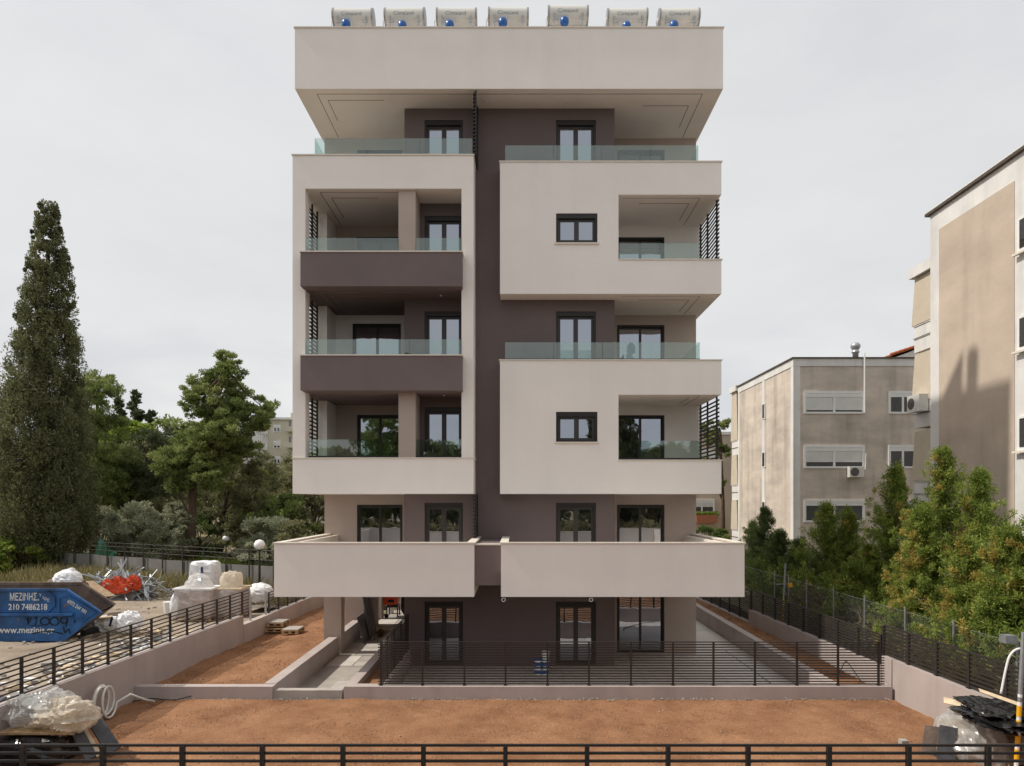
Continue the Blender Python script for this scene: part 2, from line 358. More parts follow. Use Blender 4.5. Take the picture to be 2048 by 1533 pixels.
# ------------------------------------------------------------------ leaves
def leafmesh(name, C, Rd, n, L, Wd, up=.2, rand=.6, seed=0, tint=None, tvar=.22, shell=.45, flat=.0):
    rg = np.random.default_rng(seed)
    C = np.asarray(C, float).reshape(-1, 3); Rd = np.asarray(Rd, float)
    if Rd.ndim == 1: Rd = np.repeat(Rd[:, None], 3, 1) if len(Rd) == len(C) else np.tile(Rd, (len(C), 1))
    k = len(C); idx = np.repeat(np.arange(k), n); T = len(idx)
    d = rg.normal(size=(T, 3)); d /= np.linalg.norm(d, axis=1, keepdims=True)
    r = rg.random(T)**shell
    pos = C[idx] + d*r[:, None]*Rd[idx]
    u = d*.8 + rg.normal(size=(T, 3))*rand*.6; u[:, 2] += up; u[:, 2] *= (1-flat); u /= np.linalg.norm(u, axis=1, keepdims=True)
    v = np.cross(u, rg.normal(size=(T, 3))); v /= np.linalg.norm(v, axis=1, keepdims=True)+1e-9
    ls = (L*(.6+.8*rg.random(T)))[:, None]; ws = (Wd*(.6+.8*rg.random(T)))[:, None]
    V = np.stack([pos-u*ls*.5, pos+v*ws*.5+u*ls*.1, pos+u*ls*.5, pos-v*ws*.5+u*ls*.1], 1).reshape(-1, 3)
    me = bpy.data.meshes.new(name); me.vertices.add(4*T); me.vertices.foreach_set('co', V.ravel().astype(np.float32))
    me.loops.add(4*T); me.loops.foreach_set('vertex_index', np.arange(4*T, dtype=np.int32))
    me.polygons.add(T); me.polygons.foreach_set('loop_start', np.arange(0, 4*T, 4, dtype=np.int32))
    me.update(calc_edges=True)
    ct = np.full(k, .5) if tint is None else np.asarray(tint, float)
    tv = np.clip(ct[idx] + rg.normal(size=T)*tvar, 0, 1)
    a = me.attributes.new('tint', 'FLOAT', 'FACE'); a.data.foreach_set('value', tv.astype(np.float32))
    return me

def trunk(name, pts, r0, r1, parent, m='bark', limbs=(), n=8):
    b = MB(); k = len(pts); b.tube(pts, [r0+(r1-r0)*i/(k-1) for i in range(k)], n)
    for lp, a, c in limbs: b.tube(lp, [a+(c-a)*i/(len(lp)-1) for i in range(len(lp))], 5)
    return b.build(name, m, parent, smooth=True)

def cypress(label, x, y, z0, h, prof, seed, nc=900, per=55, L=.24, Wd=.10, m='cypressleaf', name='cypress_tree', group=None, lean=0, zf=.05):
    rg = np.random.default_rng(seed); t = thing(name, label, 'tree', (x, y, z0), group)
    ts = [p[0] for p in prof]; rs = [p[1] for p in prof]
    w = np.interp(np.linspace(0, 1, 200), ts, rs); cw = np.cumsum(w+.15); cw /= cw[-1]
    hh = np.interp(rg.random(nc), cw, np.linspace(0, 1, 200)); rr = np.interp(hh, ts, rs)
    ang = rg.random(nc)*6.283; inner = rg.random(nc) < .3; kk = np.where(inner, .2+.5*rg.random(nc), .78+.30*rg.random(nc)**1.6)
    C = np.stack([x+np.cos(ang)*rr*kk+lean*hh, y+np.sin(ang)*rr*kk, z0+hh*h], 1)
    cs = np.clip(rr*.18, .14, .42)*(.4+1.1*rg.random(nc)); cs = np.where(inner, cs*1.5, cs); Rd = np.stack([cs, cs, cs*1.55], 1)
    link('crown', leafmesh('crown', C, Rd, per, L, Wd, up=.5, seed=seed, tint=np.where(inner, .12, .2+.62*rg.random(nc)), tvar=.14, shell=.22), m, t)  # inner clumps tinted dark: shade inside the crown put into leaf colour
    trunk('trunk', [(x, y, z0-.3), (x, y, z0+h*.3), (x+lean*.8, y, z0+h*.9)], max(.16, rs[0]*.9 if rs[0] < .8 else h*.022), .04, t)
    return t

def broad(label, x, y, z0, h, w, seed, m, nc=60, per=160, L=.25, Wd=.12, name='broadleaf_tree', cat='tree', base=.25, depth=None, barkm='bark', lean=0, group=None, fl=.7, th=.03):
    """round or loose crown of uneven clumps on limbs"""
    rg = np.random.default_rng(seed); t = thing(name, label, cat, (x, y, z0), group); depth = depth or w
    C = []; limbs = []; top = Vector((x+lean*.55, y, z0+h*.55))
    for i in range(nc):
        a = rg.random()*6.283; q = rg.random()**.5; hz = rg.random()
        rr = math.sin(math.pi*min(1, .12+.86*hz))**.6
        C.append((x+lean*(base+hz*(1-base))+math.cos(a)*q*rr*w*.5, y+math.sin(a)*q*rr*depth*.5, z0+h*(base+(1-base)*hz*.94)))
    C = np.array(C); cs = (.075*w+.04*h*.5)*(.5+.9*rg.random(nc)); Rd = np.stack([cs*1.15, cs*1.15, cs*fl], 1)
    for i in range(0, nc, max(1, nc//14)):
        p = Vector(C[i]); s = Vector((x+lean*.3, y, z0+h*base*.8)).lerp(top, rg.random()); mid = s.lerp(p, .5)+Vector((0, 0, .04*h))
        limbs.append(([s, mid, p], th*h*.35, .02))
    link('crown', leafmesh('crown', C, Rd, per, L, Wd, up=.25, seed=seed, tint=.2+.6*rg.random(nc)), m, t)
    trunk('trunk', [(x, y, z0-.3), (x+lean*.25, y, z0+h*.3), top], th*h, th*h*.45, t, barkm, limbs)
    return t

def conifer(label, x, y, z0, h, w, seed, m='hedgeleaf', nb=70, per=26, L=.20, Wd=.075, name='conifer_tree', gold=0, goldm='goldleaf', base=.04, twigs=0, group=None, pw=.75, droop=.25, zscale=1, goldside=None, rise=.55):
    """cone of outward, upswept branches, each a feathered spray"""
    rg = np.random.default_rng(seed); t = thing(name, label, 'tree', (x, y, z0), group)
    C = []; Rr = []; G = []; tn = []; limbs = []
    for i in range(nb):
        f = (i+rg.random())/nb; hz = base+(1-base)*f; reach = w*.5*max(.05, (1-hz))**pw*(.45+.8*rg.random()); a = rg.random()*6.283
        s = Vector((x, y, z0+h*hz*.96)); e = s+Vector((math.cos(a)*reach, math.sin(a)*reach, reach*(rise-droop*rg.random())))
        k = max(3, int(reach/.16)); gb = rg.random() < gold
        if goldside is not None and gold: gb = rg.random() < gold*2.2*max(0, math.cos(a-goldside))
        for j in range(k):
            q = (j+1)/k; p = s.lerp(e, q); C.append(p+Vector(rg.normal(size=3)*.05)); sz = (.07+.17*(1-q*.8))*(.8+.5*rg.random())*zscale
            Rr.append((sz, sz, sz*(.7 if rise < .8 else 1.25))); G.append(gb and q > .35); tn.append(min(1, .15+.55*q*rg.random()+.15))
        if i % 3 == 0: limbs.append(([s, e], .03, .008))
    C = np.array([tuple(c) for c in C]); Rr = np.array(Rr); G = np.array(G); tn = np.array(tn)
    link('crown', leafmesh('crown', C[~G], Rr[~G], per, L, Wd, up=.35, seed=seed, tint=tn[~G]), m, t)
    if G.any(): 
        g = link('yellowed_foliage', leafmesh('yellowed_foliage', C[G], Rr[G], per, L, Wd*1.1, up=.3, seed=seed+1, tint=tn[G]), goldm, t); g['label'] = 'yellowed foliage'
    trunk('trunk', [(x, y, z0-.2), (x, y, z0+h*.5), (x, y, z0+h*.97)], .09, .012, t, 'barkgrey', limbs)
    return t

# ------------------------------------------------------------------ text
def text_obj(name, body, size, fn, m, parent, bold=0.0, align='CENTER', condense=1.0):
    cu = bpy.data.curves.new('t', 'FONT'); cu.body = body; cu.size = size; cu.align_x = align; cu.align_y = 'CENTER'; cu.offset = bold; cu.resolution_u = 3
    o = bpy.data.objects.new('t', cu); S.collection.objects.link(o)
    dg = bpy.context.evaluated_depsgraph_get(); me = bpy.data.meshes.new_from_object(o.evaluated_get(dg))
    bpy.data.objects.remove(o); bpy.data.curves.remove(cu)
    for v in me.vertices: v.co = fn(v.co.x*condense, v.co.y)
    me.name = name; me.materials.clear()
    return link(name, me, m, parent)

# ================================================================== SETTING
def terrain(name, x0, x1, y0, y1, z, res, amp, m, label, sc=.5, skirt=.5, seed=0, xf=None):
    nx = max(2, int((x1-x0)/res)); ny = max(2, int((y1-y0)/res)); b = MB()
    for j in range(ny+1):
        for i in range(nx+1):
            y = y0+(y1-y0)*j/ny; xa = x0+(xf[0]*(y-y0) if xf else 0); xb = x1+(xf[1]*(y-y0) if xf else 0); x = xa+(xb-xa)*i/nx
            q = noise.noise(Vector((x*sc, y*sc, seed)))*amp + noise.noise(Vector((x*sc*4, y*sc*4, seed+5)))*amp*.45 + noise.noise(Vector((x*sc*11, y*sc*11, seed+9)))*amp*.22 + noise.noise(Vector((x*sc*26, y*sc*26, seed+3)))*amp*.22
            if amp and (i in (0, nx) or j in (0, ny)): q *= .3
            b.v.append((x, y, z+q))
    w = nx+1
    for j in range(ny):
        for i in range(nx): b.f.append((j*w+i, j*w+i+1, (j+1)*w+i+1, (j+1)*w+i))
    o = b.build(name, m, smooth=True); return struct(o, label)

struct(MB().quad((-900,-900,-.3),(900,-900,-.3),(900,900,-.3),(-900,900,-.3)).build('ground', 'earth'), 'wide earth ground reaching to the horizon')
terrain('soil_garden', -10.05, 9.66, 9.0, 17.28, .28, .075, .065, 'soil', 'reddish bare soil of the front garden', seed=1)
terrain('soil_side_bed', -9.75, -6.5, 17.5, 34, .44, .1, .07, 'soil', 'reddish soil strip beside the entrance path', seed=2)
terrain('soil_right_bed', 8.3, 9.36, 17.75, 40, .42, .16, .05, 'soil', 'narrow reddish soil bed along the right boundary wall', seed=3)
terrain('soil_corner_bed', -4.15, -3.55, 17.55, 21.85, .40, .1, .03, 'soil', 'little soil bed between path wall and slatted railing', seed=4)
terrain('construction_yard', -75, -10.1, 6, 48, .78, .35, .09, 'yarddirt', 'dusty pale ground of the neighbouring building yard', sc=.35, seed=6, xf=(0, .046*.6))
terrain('park_ground', -120, -8.3, 48, 190, .8, 3, .5, 'earth', 'grassy park ground behind the building yard', sc=.05, seed=7)
terrain('neighbour_ground', 9.95, 80, 8, 140, .5, 2.2, .08, 'earth', 'neighbouring plot ground under the conifers', sc=.2, seed=8)
struct(MB().quad((-60,-14,1.0),(60,-14,1.0),(60,8.55,1.0),(-60,8.55,1.0)).build('road', 'asphalt'), 'street in front of the plot')
struct(MB().quad((-200,-160,.9),(200,-160,.9),(200,-14,.9),(-200,-14,.9)).build('verge', 'yarddirt'), 'open land across the street')

# ================================================================== MAIN BUILDING
FL = [0.0, 3.05, 6.12, 9.19, 12.26, 15.33]
HEAD = [2.08] + [5.25+3.07*(k-1) for k in range(1, 6)]
YC, YT = 21.9, 23.7           # dark core plane, taupe wall plane
BX0, BX1 = -6.70, 6.20
YB = 34.0
B = thing('apartment_building', 'new six storey apartment block in off-white, taupe and umber plaster', 'building', (-.3, 24, 0))

def window(x0, x1, z0, z1, y, parent, slide=False, door=True, fm='darkframe'):
    """dark aluminium window set in a reveal; the frame is the part, the panes its sub-parts"""
    b = MB(); o = .07 if not slide else .06; dep = .12
    b.box(x0-.05, x0+o, y-.03, y+dep, z0, z1+.05); b.box(x1-o, x1+.05, y-.03, y+dep, z0, z1+.05)
    b.box(x0+o, x1-o, y-.03, y+dep, z1-o*(2.1 if not slide else 1.2), z1+.05); b.box(x0+o, x1-o, y-.028, y+dep, z0, z0+.05)
    f = b.build('window', fm, parent)
    xa, xb, za, zb = x0+o, x1-o, z0+.05, z1-o*(2.1 if not slide else 1.2); xm = (xa+xb)/2
    st = .075 if not slide else .045
    s = MB()
    for a, c, dy in ((xa, xm, .045), (xm, xb, .045 if not slide else .075)):
        yy = y+dy
        s.box(a, a+st, yy, yy+.05, za, zb); s.box(c-st, c, yy, yy+.05, za, zb)
        s.box(a+st, c-st, yy+.002, yy+.05, zb-st, zb); s.box(a+st, c-st, yy+.002, yy+.05, za, za+st)
    s.build('sash', 'sash', f)
    for a, c, dy in ((xa, xm, .045), (xm, xb, .045 if not slide else .075)):
        yy = y+dy+.025
        MB().box(a+st, c-st, yy, yy+.012, za+st, zb-st).build('pane', 'pane', f)
    return f

DL, DR = (PX(849, YC), PX(926, YC)), (PX(1112, YC), PX(1192, YC))
# dark core with door openings
holes = []
for k in range(6):
    holes.append((DL[0], DL[1], FL[k]+.06, HEAD[k]))
    if k in (0, 1, 3, 5): holes.append((DR[0], DR[1], FL[k]+.06, HEAD[k]))
core = tag(MB().shell(PX(809, YC), PX(1229, YC), -.2, 17.92, YC, 24.2, holes, .2).build('core_wall', 'umbershade', B), 'dark umber plaster core wall')
for h in holes: window(h[0], h[1], h[2], h[3], YC+.06, B)
# taupe and cream walls of the two wings, floor by floor
def wing(x0, x1, k, m, hole):
    z0, z1 = (FL[k] if k else -.2), (FL[k+1] if k < 5 else 17.92)
    hs = [hole] if hole else []
    w = MB().shell(x0, x1, z0, z1, YT, YB, hs, .2, skip='tb').build('wall', m, B)
    if hole: window(*hole, YT+.05, B, slide=True)
    return w
xl, xr = PX(809, YC), PX(1229, YC)
for k in range(1, 6):
    hd = {1: 5.18, 2: 8.30, 3: 11.47, 4: 14.48, 5: 17.50}[k]
    wing(BX0, xl+.05, k, 'cream' if k in (3,) else 'taupe', (PX(705 if k == 3 else 714, YT), PX(803 if k == 3 else 806, YT)-.02, FL[k]+.06, hd))
for k in range(0, 6):
    hd = {0: 2.32, 1: 5.18, 2: 8.29, 3: 11.42, 4: 14.47, 5: 17.50}[k]
    wing(xr-.05, BX1, k, 'cream' if k in (2, 4) else 'taupe', (PX(1234, YT), PX(1329, YT), FL[k]+.05 if k else .02, hd))
# rear block between the wings, and ground-floor passage
MB().box(xl-.02, xr+.02, 24.1, YB-.05, -.2, 17.9).build('wall', 'taupe', B)
tag(MB().box(BX0+.02, xl, YT+.02, YB, 2.70, 3.04).build('passage_ceiling', 'cream', B), 'pale ceiling over the ground floor passage')
for (x0, x1, y0, y1) in ((-6.70, -6.10, 23.62, 24.1), (-6.72, -5.98, 26.6, 27.2), (-6.70, -6.1, 30.6, 31.1)):
    MB().box(x0, x1, y0, y1, -.2, 2.72).build('column', 'taupe', B)
MB().box(-6.42, -5.98, 27.2, 29.4, -.2, 2.69).build('column', 'yardwall', B)

def coping(x0, x1, y0, y1, z, t, parent, h=.035, ov=.03, sides='flr'):
    b = MB(); a = ov
    if 'f' in sides: b.box(x0-a, x1+a, y0-a, y0+t, z, z+h)
    if 'l' in sides: b.box(x0-a, x0+t, y0+t, y1, z, z+h)
    if 'r' in sides: b.box(x1-t, x1+a, y0+t, y1, z, z+h)
    if 'k' in sides: b.box(x0-a, x1+a, y1, y1+a, z, z+h)
    return b.build('coping', 'stonecap', parent)

# roof slab box
rf = MB().tray(-6.80, 6.28, 20.85, 34.4, 17.90, 19.75, .22, 18.75).build('roof_parapet', 'cream', B)
coping(-6.80, 6.28, 20.85, 34.4, 19.752, .24, rf, sides='flrk')
# left framed balcony stack
LX0, LX1, LY = -6.87, -1.35, 20.85
for z0, z1, zi in ((14.85, 15.86, 15.33), (5.53, 6.60, 6.12)):
    t = MB().tray(LX0, LX1, LY, 24.25, z0, z1, .2, zi).build('balcony', 'cream', B); coping(LX0, LX1, LY, 23.6, z1+.002, .22, t)
MB().box(LX0, -6.48, LY, 21.28, 6.64, 14.85).build('pier', 'cream', B)
MB().box(-1.71, LX1, LY, 21.95, 6.64, 14.85).build('pier', 'cream', B)
for z0, z1 in ((6.64, 8.63), (9.2, 11.76), (12.3, 14.85)):
    MB().box(LX0+.01, -6.31, 22.6, 23.75, z0, z1).build('pier', 'cream', B)
for z0, z1, zi in ((11.76, 12.78, 12.26), (8.63, 9.67, 9.19)):
    t = MB().tray(-6.52, -1.67, 20.5, 24.22, z0, z1, .2, zi).build('balcony', 'umber', B); t['label'] = 'dark umber plaster balcony'
    coping(-6.52, -1.67, 20.5, 20.84, z1+.002, .22, t)
    MB().box(LX0+.02, -6.53, 21.285, 23.72, z0+.01, zi).build('slab_edge', 'umber', B)
for z0, z1 in ((12.26, 14.85), (6.12, 8.63)):
    MB().box(PX(797, 20.96), PX(831, 20.96), 20.96, 21.96, z0, z1).build('pillar', 'taupe', B)
# right boxes
for z0, z1 in ((12.27, 14.84), (6.13, 8.61)): MB().box(5.95, 6.33, YT+.003, 24.3, z0, z1).build('pier', 'cream', B)
RX0, RX1, RY = PX(1000, 21.26), 6.35, 21.26
for z0, z1, zi in ((11.76, 12.81, 12.26), (14.85, 15.86, 15.33), (5.53, 6.56, 6.12), (8.62, 9.68, 9.19)):
    t = MB().tray(RX0, RX1, RY, 24.25, z0, z1, .2, zi).build('balcony', 'cream', B)
    if z1 in (15.86, 9.68): coping(RX0, RX1, RY, 23.7, z1+.002, .22, t)
    else: coping(PX(1237, RY)+.03, RX1, RY, 23.7, z1+.002, .22, t, sides='fr')
for z0, z1, wz0, wz1 in ((12.81, 14.85, PZ(486, RY), PZ(427, RY)), (6.56, 8.62, PZ(884, RY), PZ(824, RY))):
    wx0, wx1 = PX(1112, RY), PX(1195, RY)
    MB().shell(RX0, PX(1237, RY), z0, z1, RY, 23.75, [(wx0, wx1, wz0, wz1)], .2, skip='tbk').build('wall', 'cream', B)
    w = window(wx0, wx1, wz0, wz1, RY+.06, B)
    MB().box(wx0-.05, wx1+.05, RY-.05, RY+.1, wz0-.05, wz0-.004).build('sill', 'stonecap', w)
# first floor terrace trays with planters
TY = 18.7
for x0, x1 in ((PX(548, TY), PX(948, TY)), (PX(1002, TY), PX(1489, TY))):
    t = MB().tray(x0, x1, TY, 24.25, 2.68, 4.135, .18, 3.05).build('terrace_parapet', 'cream', B)
    coping(x0, x1, TY, 23.7, 4.137, .2, t)
MB().box(PX(948, TY)+.002, PX(1002, TY)-.002, TY+.22, 22, 2.97, 4.08).build('parapet_link', 'umber', B)
MB().box(PX(948, TY)+.003, PX(1002, TY)-.003, TY+.2, TY+.45, 4.082, 4.115).build('coping', 'stonecap', B)
for s, x0 in ((1, PX(548, TY)), (-1, PX(1489, TY))):
    a, b_ = sorted((x0+s*.36, x0+s*.46))
    MB().box(a, b_, TY+.1, 23.7, 3.0, 4.13).build('planter_wall', 'stonecap', B)
    a, b_ = sorted((x0+s*.17, x0+s*.37))
    MB().box(a, b_, TY+.1, 23.7, 3.0, 4.07).build('planter_soil', 'soil', B)
# glass balustrades
def glass(x0, x1, y, z0, z1, n, side=0):
    for i in range(n):
        a = x0+(x1-x0)*i/n+.006; b_ = x0+(x1-x0)*(i+1)/n-.006
        MB().box(a, b_, y, y+.016, z0, z1).build('glass_panel', 'balglass', B)
    MB().box(x0, x1, y-.02, y+.035, z0-.06, z0-.002).build('glass_channel', 'darkframe', B)
    if side:
        xs = x0 if side < 0 else x1-.016
        for j in range(2):
            MB().box(xs, xs+.016, y+.03+j*1.2, y+1.2+j*1.2, z0, z1).build('glass_panel', 'balglass', B)
glass(PX(629, 21.05), PX(945, 21.05), 21.05, 15.96, PZ(277, 21.05), 3, -1)
glass(PX(1010, 21.45), PX(1397, 21.45), 21.45, 15.96, PZ(291, 21.45), 4, 1)
glass(PX(1010, 21.45), PX(1400, 21.45), 21.45, 9.78, PZ(685, 21.45), 4, 1)
glass(-6.42, PX(797, 20.75)-.01, 20.74, 12.83, 13.30, 2); glass(PX(831, 20.75)+.02, -1.72, 20.74, 12.83, 13.30, 1)
glass(-6.42, -1.72, 20.74, 9.73, 10.22, 3)
glass(-6.42, PX(797, 21.0)-.01, 21.0, 6.70, 7.20, 2); glass(PX(831, 21.0)+.02, -1.72, 21.0, 6.70, 7.20, 1)
glass(PX(1237, 21.4)+.02, PX(1400, 21.4), 21.4, 12.90, PZ(487, 21.4), 2); glass(PX(1237, 21.4)+.02, PX(1400, 21.4), 21.4, 6.66, PZ(882, 21.4), 2)
# slat screens
def screen(x, ya, yb, z0, z1, posts, sp=.128, th=.022, wx=0.0):
    p = MB()
    for y in posts: p.box(x-.025, x+.025, y-.025, y+.025, z0, z1)
    f = p.build('slat_screen', 'darkframe', B)
    n = int((z1-z0)/sp); me = MB().box(x-.03, x-.03+.03, ya, yb, -th/2, th/2).mesh('slat')
    me2 = MB().box(x-.045-wx, x-.022+wx*.6, ya, yb, -.025, .025).mesh('slat')
    for i in range(n): link('slat', me2, 'darkframe', f, (0, 0, z0+.05+sp*i))
for z0, z1 in ((12.86, 14.84), (6.62, 8.61)): screen(6.32, 21.28, 23.6, z0, z1, (21.65, 22.7, 23.55))
for z0, z1 in ((12.8, 14.84), (9.7, 11.75), (6.66, 8.62)): screen(-6.60, 21.29, 22.58, z0, z1, (21.95, 22.5))
screen(-1.28, 20.9, 21.88, 15.9, 17.89, (20.95, 21.8), .115, wx=.035); screen(-1.28, 20.9, 21.88, 3.1, 5.52, (20.95, 21.8), .115, wx=.035)
# soffit grooves and ceiling spots
def groove(pts, z, m='groove'):
    b = MB()
    for p, q in zip(pts, pts[1:]): b.bar((p[0], p[1], z-.002), (q[0], q[1], z-.002), .014, .008)
    b.build('ceiling_groove', m, B)
groove([(-6.2, 23.65), (-6.2, 21.12), (5.72, 21.12), (5.72, 23.65)], 17.9)
groove([(-5.95, 22.6), (-5.95, 21.45), (-4.2, 21.45)], 17.9); groove([(4.0, 21.75), (5.45, 21.75), (5.45, 23)], 17.9)
for z, m in ((14.85, 'groove'), (11.76, 'groovelight'), (8.63, 'groovelight')):
    groove([(-6.1, 23.6), (-6.1, 21.1), (-3.2, 21.1)], z, m); groove([(-5.85, 23), (-5.85, 21.5), (-4.4, 21.5)], z, m)
for z in (14.85, 11.76, 8.62):
    groove([(3.3, 21.5), (5.75, 21.5), (5.75, 23.6)], z); groove([(3.9, 21.9), (5.5, 21.9), (5.5, 23.2)], z)
for x, y, z in ((-.15, 21.15, 17.9), (.6, 21.55, 17.9), (1.6, 21.55, 17.9), (-1.0, 21.5, 17.9), (-2.0, 21.2, 17.9), (-2.4, 21.4, 11.76), (-2.3, 21.4, 8.63)):
    MB().lathe((x, y, z-.03), [(.035, 0), (.035, .028)], 10).build('ceiling_spot', 'white', B)
for px in (1007, 1182):
    b = MB(); c = P(px, 1198, 18.72); b.tube([c+Vector((.05*math.cos(a), 0, .05*math.sin(a)-.03)) for a in [i*.7 for i in range(10)]], .009, 5); b.build('cable_coil', 'white', B)

# solar water heaters on the roof
def heater(loc, label, lettering=True):
    x, y, z = loc; t = thing('solar_water_heater', label, 'water heater', loc, 'solar water heaters on the roof')
    L, r = 1.28, .285
    MB().lathe((x-L/2, y, z), [(r-.02, 0), (r, .02), (r, L-.02), (r-.02, L)], 32, 'x').build('tank', 'tank', t, smooth=False)
    for s in (-1, 1):
        MB().lathe((x+s*L/2-.012, y, z), [(r+.012, -.02), (r+.012, .035)], 32, 'x').build('end_ring', 'tankcap', t)
    MB().lathe((x-L/2-.055, y, z-.06), [(.09, 0), (.1, .05)], 16, 'x').build('valve_cover', 'white', t)
    for dx in (-.42, .42):
        b = MB(); b.bar((x+dx, y-.05, z-1.9), (x+dx*1.12, y-.27, z-.1), .035, .035); b.bar((x+dx, y+1.5, z-1.9), (x+dx, y+.1, z-.24), .035, .035); b.bar((x+dx-.08, y-.27, z-.3), (x+dx+.1, y-.27, z-.3), .03, .03)
        b.build('stand', 'galv', t)
    b = MB(); 
    for i in range(2): b.obox((x-.5+i*1.0, y+1.15, z-.95), Vector((1,0,0)), Vector((0,.62,-.78)), Vector((0,.78,.62)), .48, 1.0, .04)
    b.build('collector_panel', 'slate', t)
    MB().lathe((x-.17, y-.36, z-.43), [(.02, -.15), (.10, -.13), (.14, -.06), (.14, .05), (.10, .12), (.02, .14)], 16).build('expansion_vessel', 'bluevessel', t, smooth=True)
    MB().tube([(x-L/2-.03, y, z-.02), (x-L/2-.10, y-.02, z-.10), (x-L/2-.09, y-.03, z-.26), (x-L/2-.02, y-.03, z-.45)], .012, 6).build('pipe', 'white', t, smooth=True)
    def bend(u, v):
        a = R(-6)+v/(r+.004); return Vector((x+u-.02, y-math.cos(a)*(r+.004), z+math.sin(a)*(r+.004)))
    text_obj('lettering', 'Climaland', .17, bend, 'printgrey', t, bold=-.001)
    return t
HY = 22.6
hp = [(708, 38, 'leftmost white solar tank on the flat roof edge'), (811, 37, 'second white solar tank from the left roof corner'), (914, 37, 'third white solar tank from the left roof corner'),
      (1017, 36, 'middle white solar tank in the row of seven'), (1136, 32, 'white solar tank standing higher than the others on the roof'), (1254, 38, 'second white solar tank from the right roof corner'), (1357, 38, 'rightmost white solar tank on the flat roof edge')]
h0 = heater(tuple(P(hp[0][0], hp[0][1], HY)), hp[0][2])
random.seed(8)
for px, py, lb in hp[1:]:
    hc_ = dup(h0, tuple(P(px, py, HY)), lb); hc_.rotation_euler = (0, 0, R(random.uniform(-1.5, 1.5)))
    for c_ in hc_.children:
        if c_.name.startswith('expansion_vessel'): c_.location = (random.uniform(-.06, .14), 0, random.uniform(-.09, .07))

# ================================================================== WALLS, FENCES, PAVING
def wallbox(name, label, A, Bp, th, z0, z1, m='yardwall', side=1, cat='wall'):
    """straight wall; A->B is one face, thickness goes to the left (+) or right (-) of the run"""
    A = Vector((*A, 0)); Bp = Vector((*Bp, 0)); d = (Bp-A).normalized(); nrm = Vector((-d.y, d.x, 0))*side*th
    b = MB(); q = [A, Bp, Bp+nrm, A+nrm]
    b.poly([(p.x, p.y, z1) for p in q]); b.poly([(p.x, p.y, z0) for p in reversed(q)])
    for p, r in zip(q, q[1:]+q[:1]): b.quad((p.x,p.y,z0),(r.x,r.y,z0),(r.x,r.y,z1),(p.x,p.y,z1))
    return tag(b.build(name, m), label, cat)
def fence(name, label, A, Bp, z0, z1, n, rh, rw, post=.06, sp=1.06, off=0, gap=.02, posts=None, ext=.0):
    A = Vector((*A, 0)); Bp = Vector((*Bp, 0)); d = (Bp-A); L = d.length; d /= L; nr = Vector((-d.y, d.x, 0))
    t = thing(name, label, 'fence', ((A+Bp)/2+Vector((0,0,z0)))[:])
    me = MB().obox((A+Bp)/2, d, nr, Vector((0,0,1)), L/2+ext, rw/2, rh/2).mesh('rail')
    for i in range(n): link('rail', me, 'fence', t, (0, 0, z1-rh/2-(z1-z0-gap-rh)*i/(n-1)))
    k = int(L/sp+.5) if posts is None else None
    pl = [L*i/k for i in range(k+1)] if posts is None else posts
    for s in pl:
        p = A+d*s+nr*off
        b = MB().obox(p+Vector((0,0,(z0+z1)/2-.01)), d, nr, Vector((0,0,1)), post/2, post/2, (z1-z0)/2-.012)
        b.obox(p+Vector((0,0,z0+.006)), d, nr, Vector((0,0,1)), post*.9, post*.9, .006)
        b.build('post', 'fence', t)
    return t
lx = lambda y: -9.91+.046*(y-13.07)
# left boundary
wallbox('boundary_wall', 'long taupe wall under the left railing beside the building yard', (lx(6), 6), (lx(23.5), 23.5), .24, -.1, 1.36)
wallbox('boundary_wall', 'lower stretch of left taupe wall running back from its step', (lx(23.5)+.02, 23.502), (lx(40), 40), .24, -.1, 1.05)
fence('slat_fence', 'dark slatted railing along the left wall beside the blue skip', (lx(8.3)-.12, 8.3), (lx(24.2)-.12, 24.2), 1.38, 2.17, 8, .028, .028, .05, posts=[(y-8.3)*1.001 for y in np.arange(8.36, 24, .9)])
fence('slat_fence', 'short slatted railing on left wall beyond the gate gap', (lx(25.9)-.12, 25.9), (lx(38)-.12, 38), 1.06, 1.85, 8, .028, .028, .05, sp=.95)
for i, (px, y) in enumerate(((500, 24.3), (521, 25.6))):
    tag(MB().box(lx(y)-.14, lx(y)-.08, y-.03, y+.03, 1.0, 1.92).build('gate_post', 'galv'), ['pale steel gate post at the near side of the gap', 'pale steel gate post at the far side of the gap'][i], 'post')
# front garden kerbs around path and terrace (tops at .6)
KY = 17.3
wallbox('garden_kerb', 'low taupe kerb between left wall and the entrance path', (lx(KY)+.01, KY), (-6.21, KY), .25, .0, .60)
wallbox('path_wall', 'low taupe wall on the left side of the entrance path', (-6.21, KY+.252), (-6.21, 23.55), .30, -.1, .615)
wallbox('path_wall', 'low wall piece between the passage columns', (-6.12, 24.12), (-6.12, 26.55), .28, -.1, .68)
wallbox('path_threshold', 'pale stone threshold at the front of the entrance path', (-6.205, KY+.03), (-4.46, KY+.03), .22, 0, .50, 'screed', cat='step')
wallbox('path_wall', 'low taupe wall on the right side of the entrance path', (-4.40, KY+.302), (-4.40, 31), -.26, -.1, .60, side=1)
wallbox('terrace_kerb', 'long low taupe kerb under the terrace railing', (-4.40, KY), (9.50, KY), .30, -.05, .60)
wallbox('bed_wall', 'low taupe wall edging the soil bed right of the terrace', (8.02, KY+.302), (8.02, 40), -.26, -.1, .60)
wallbox('terrace_kerb', 'small kerb under the railing that returns to the building', (-3.55, KY+.302), (-3.55, 21.88), -.14, -.1, .56)
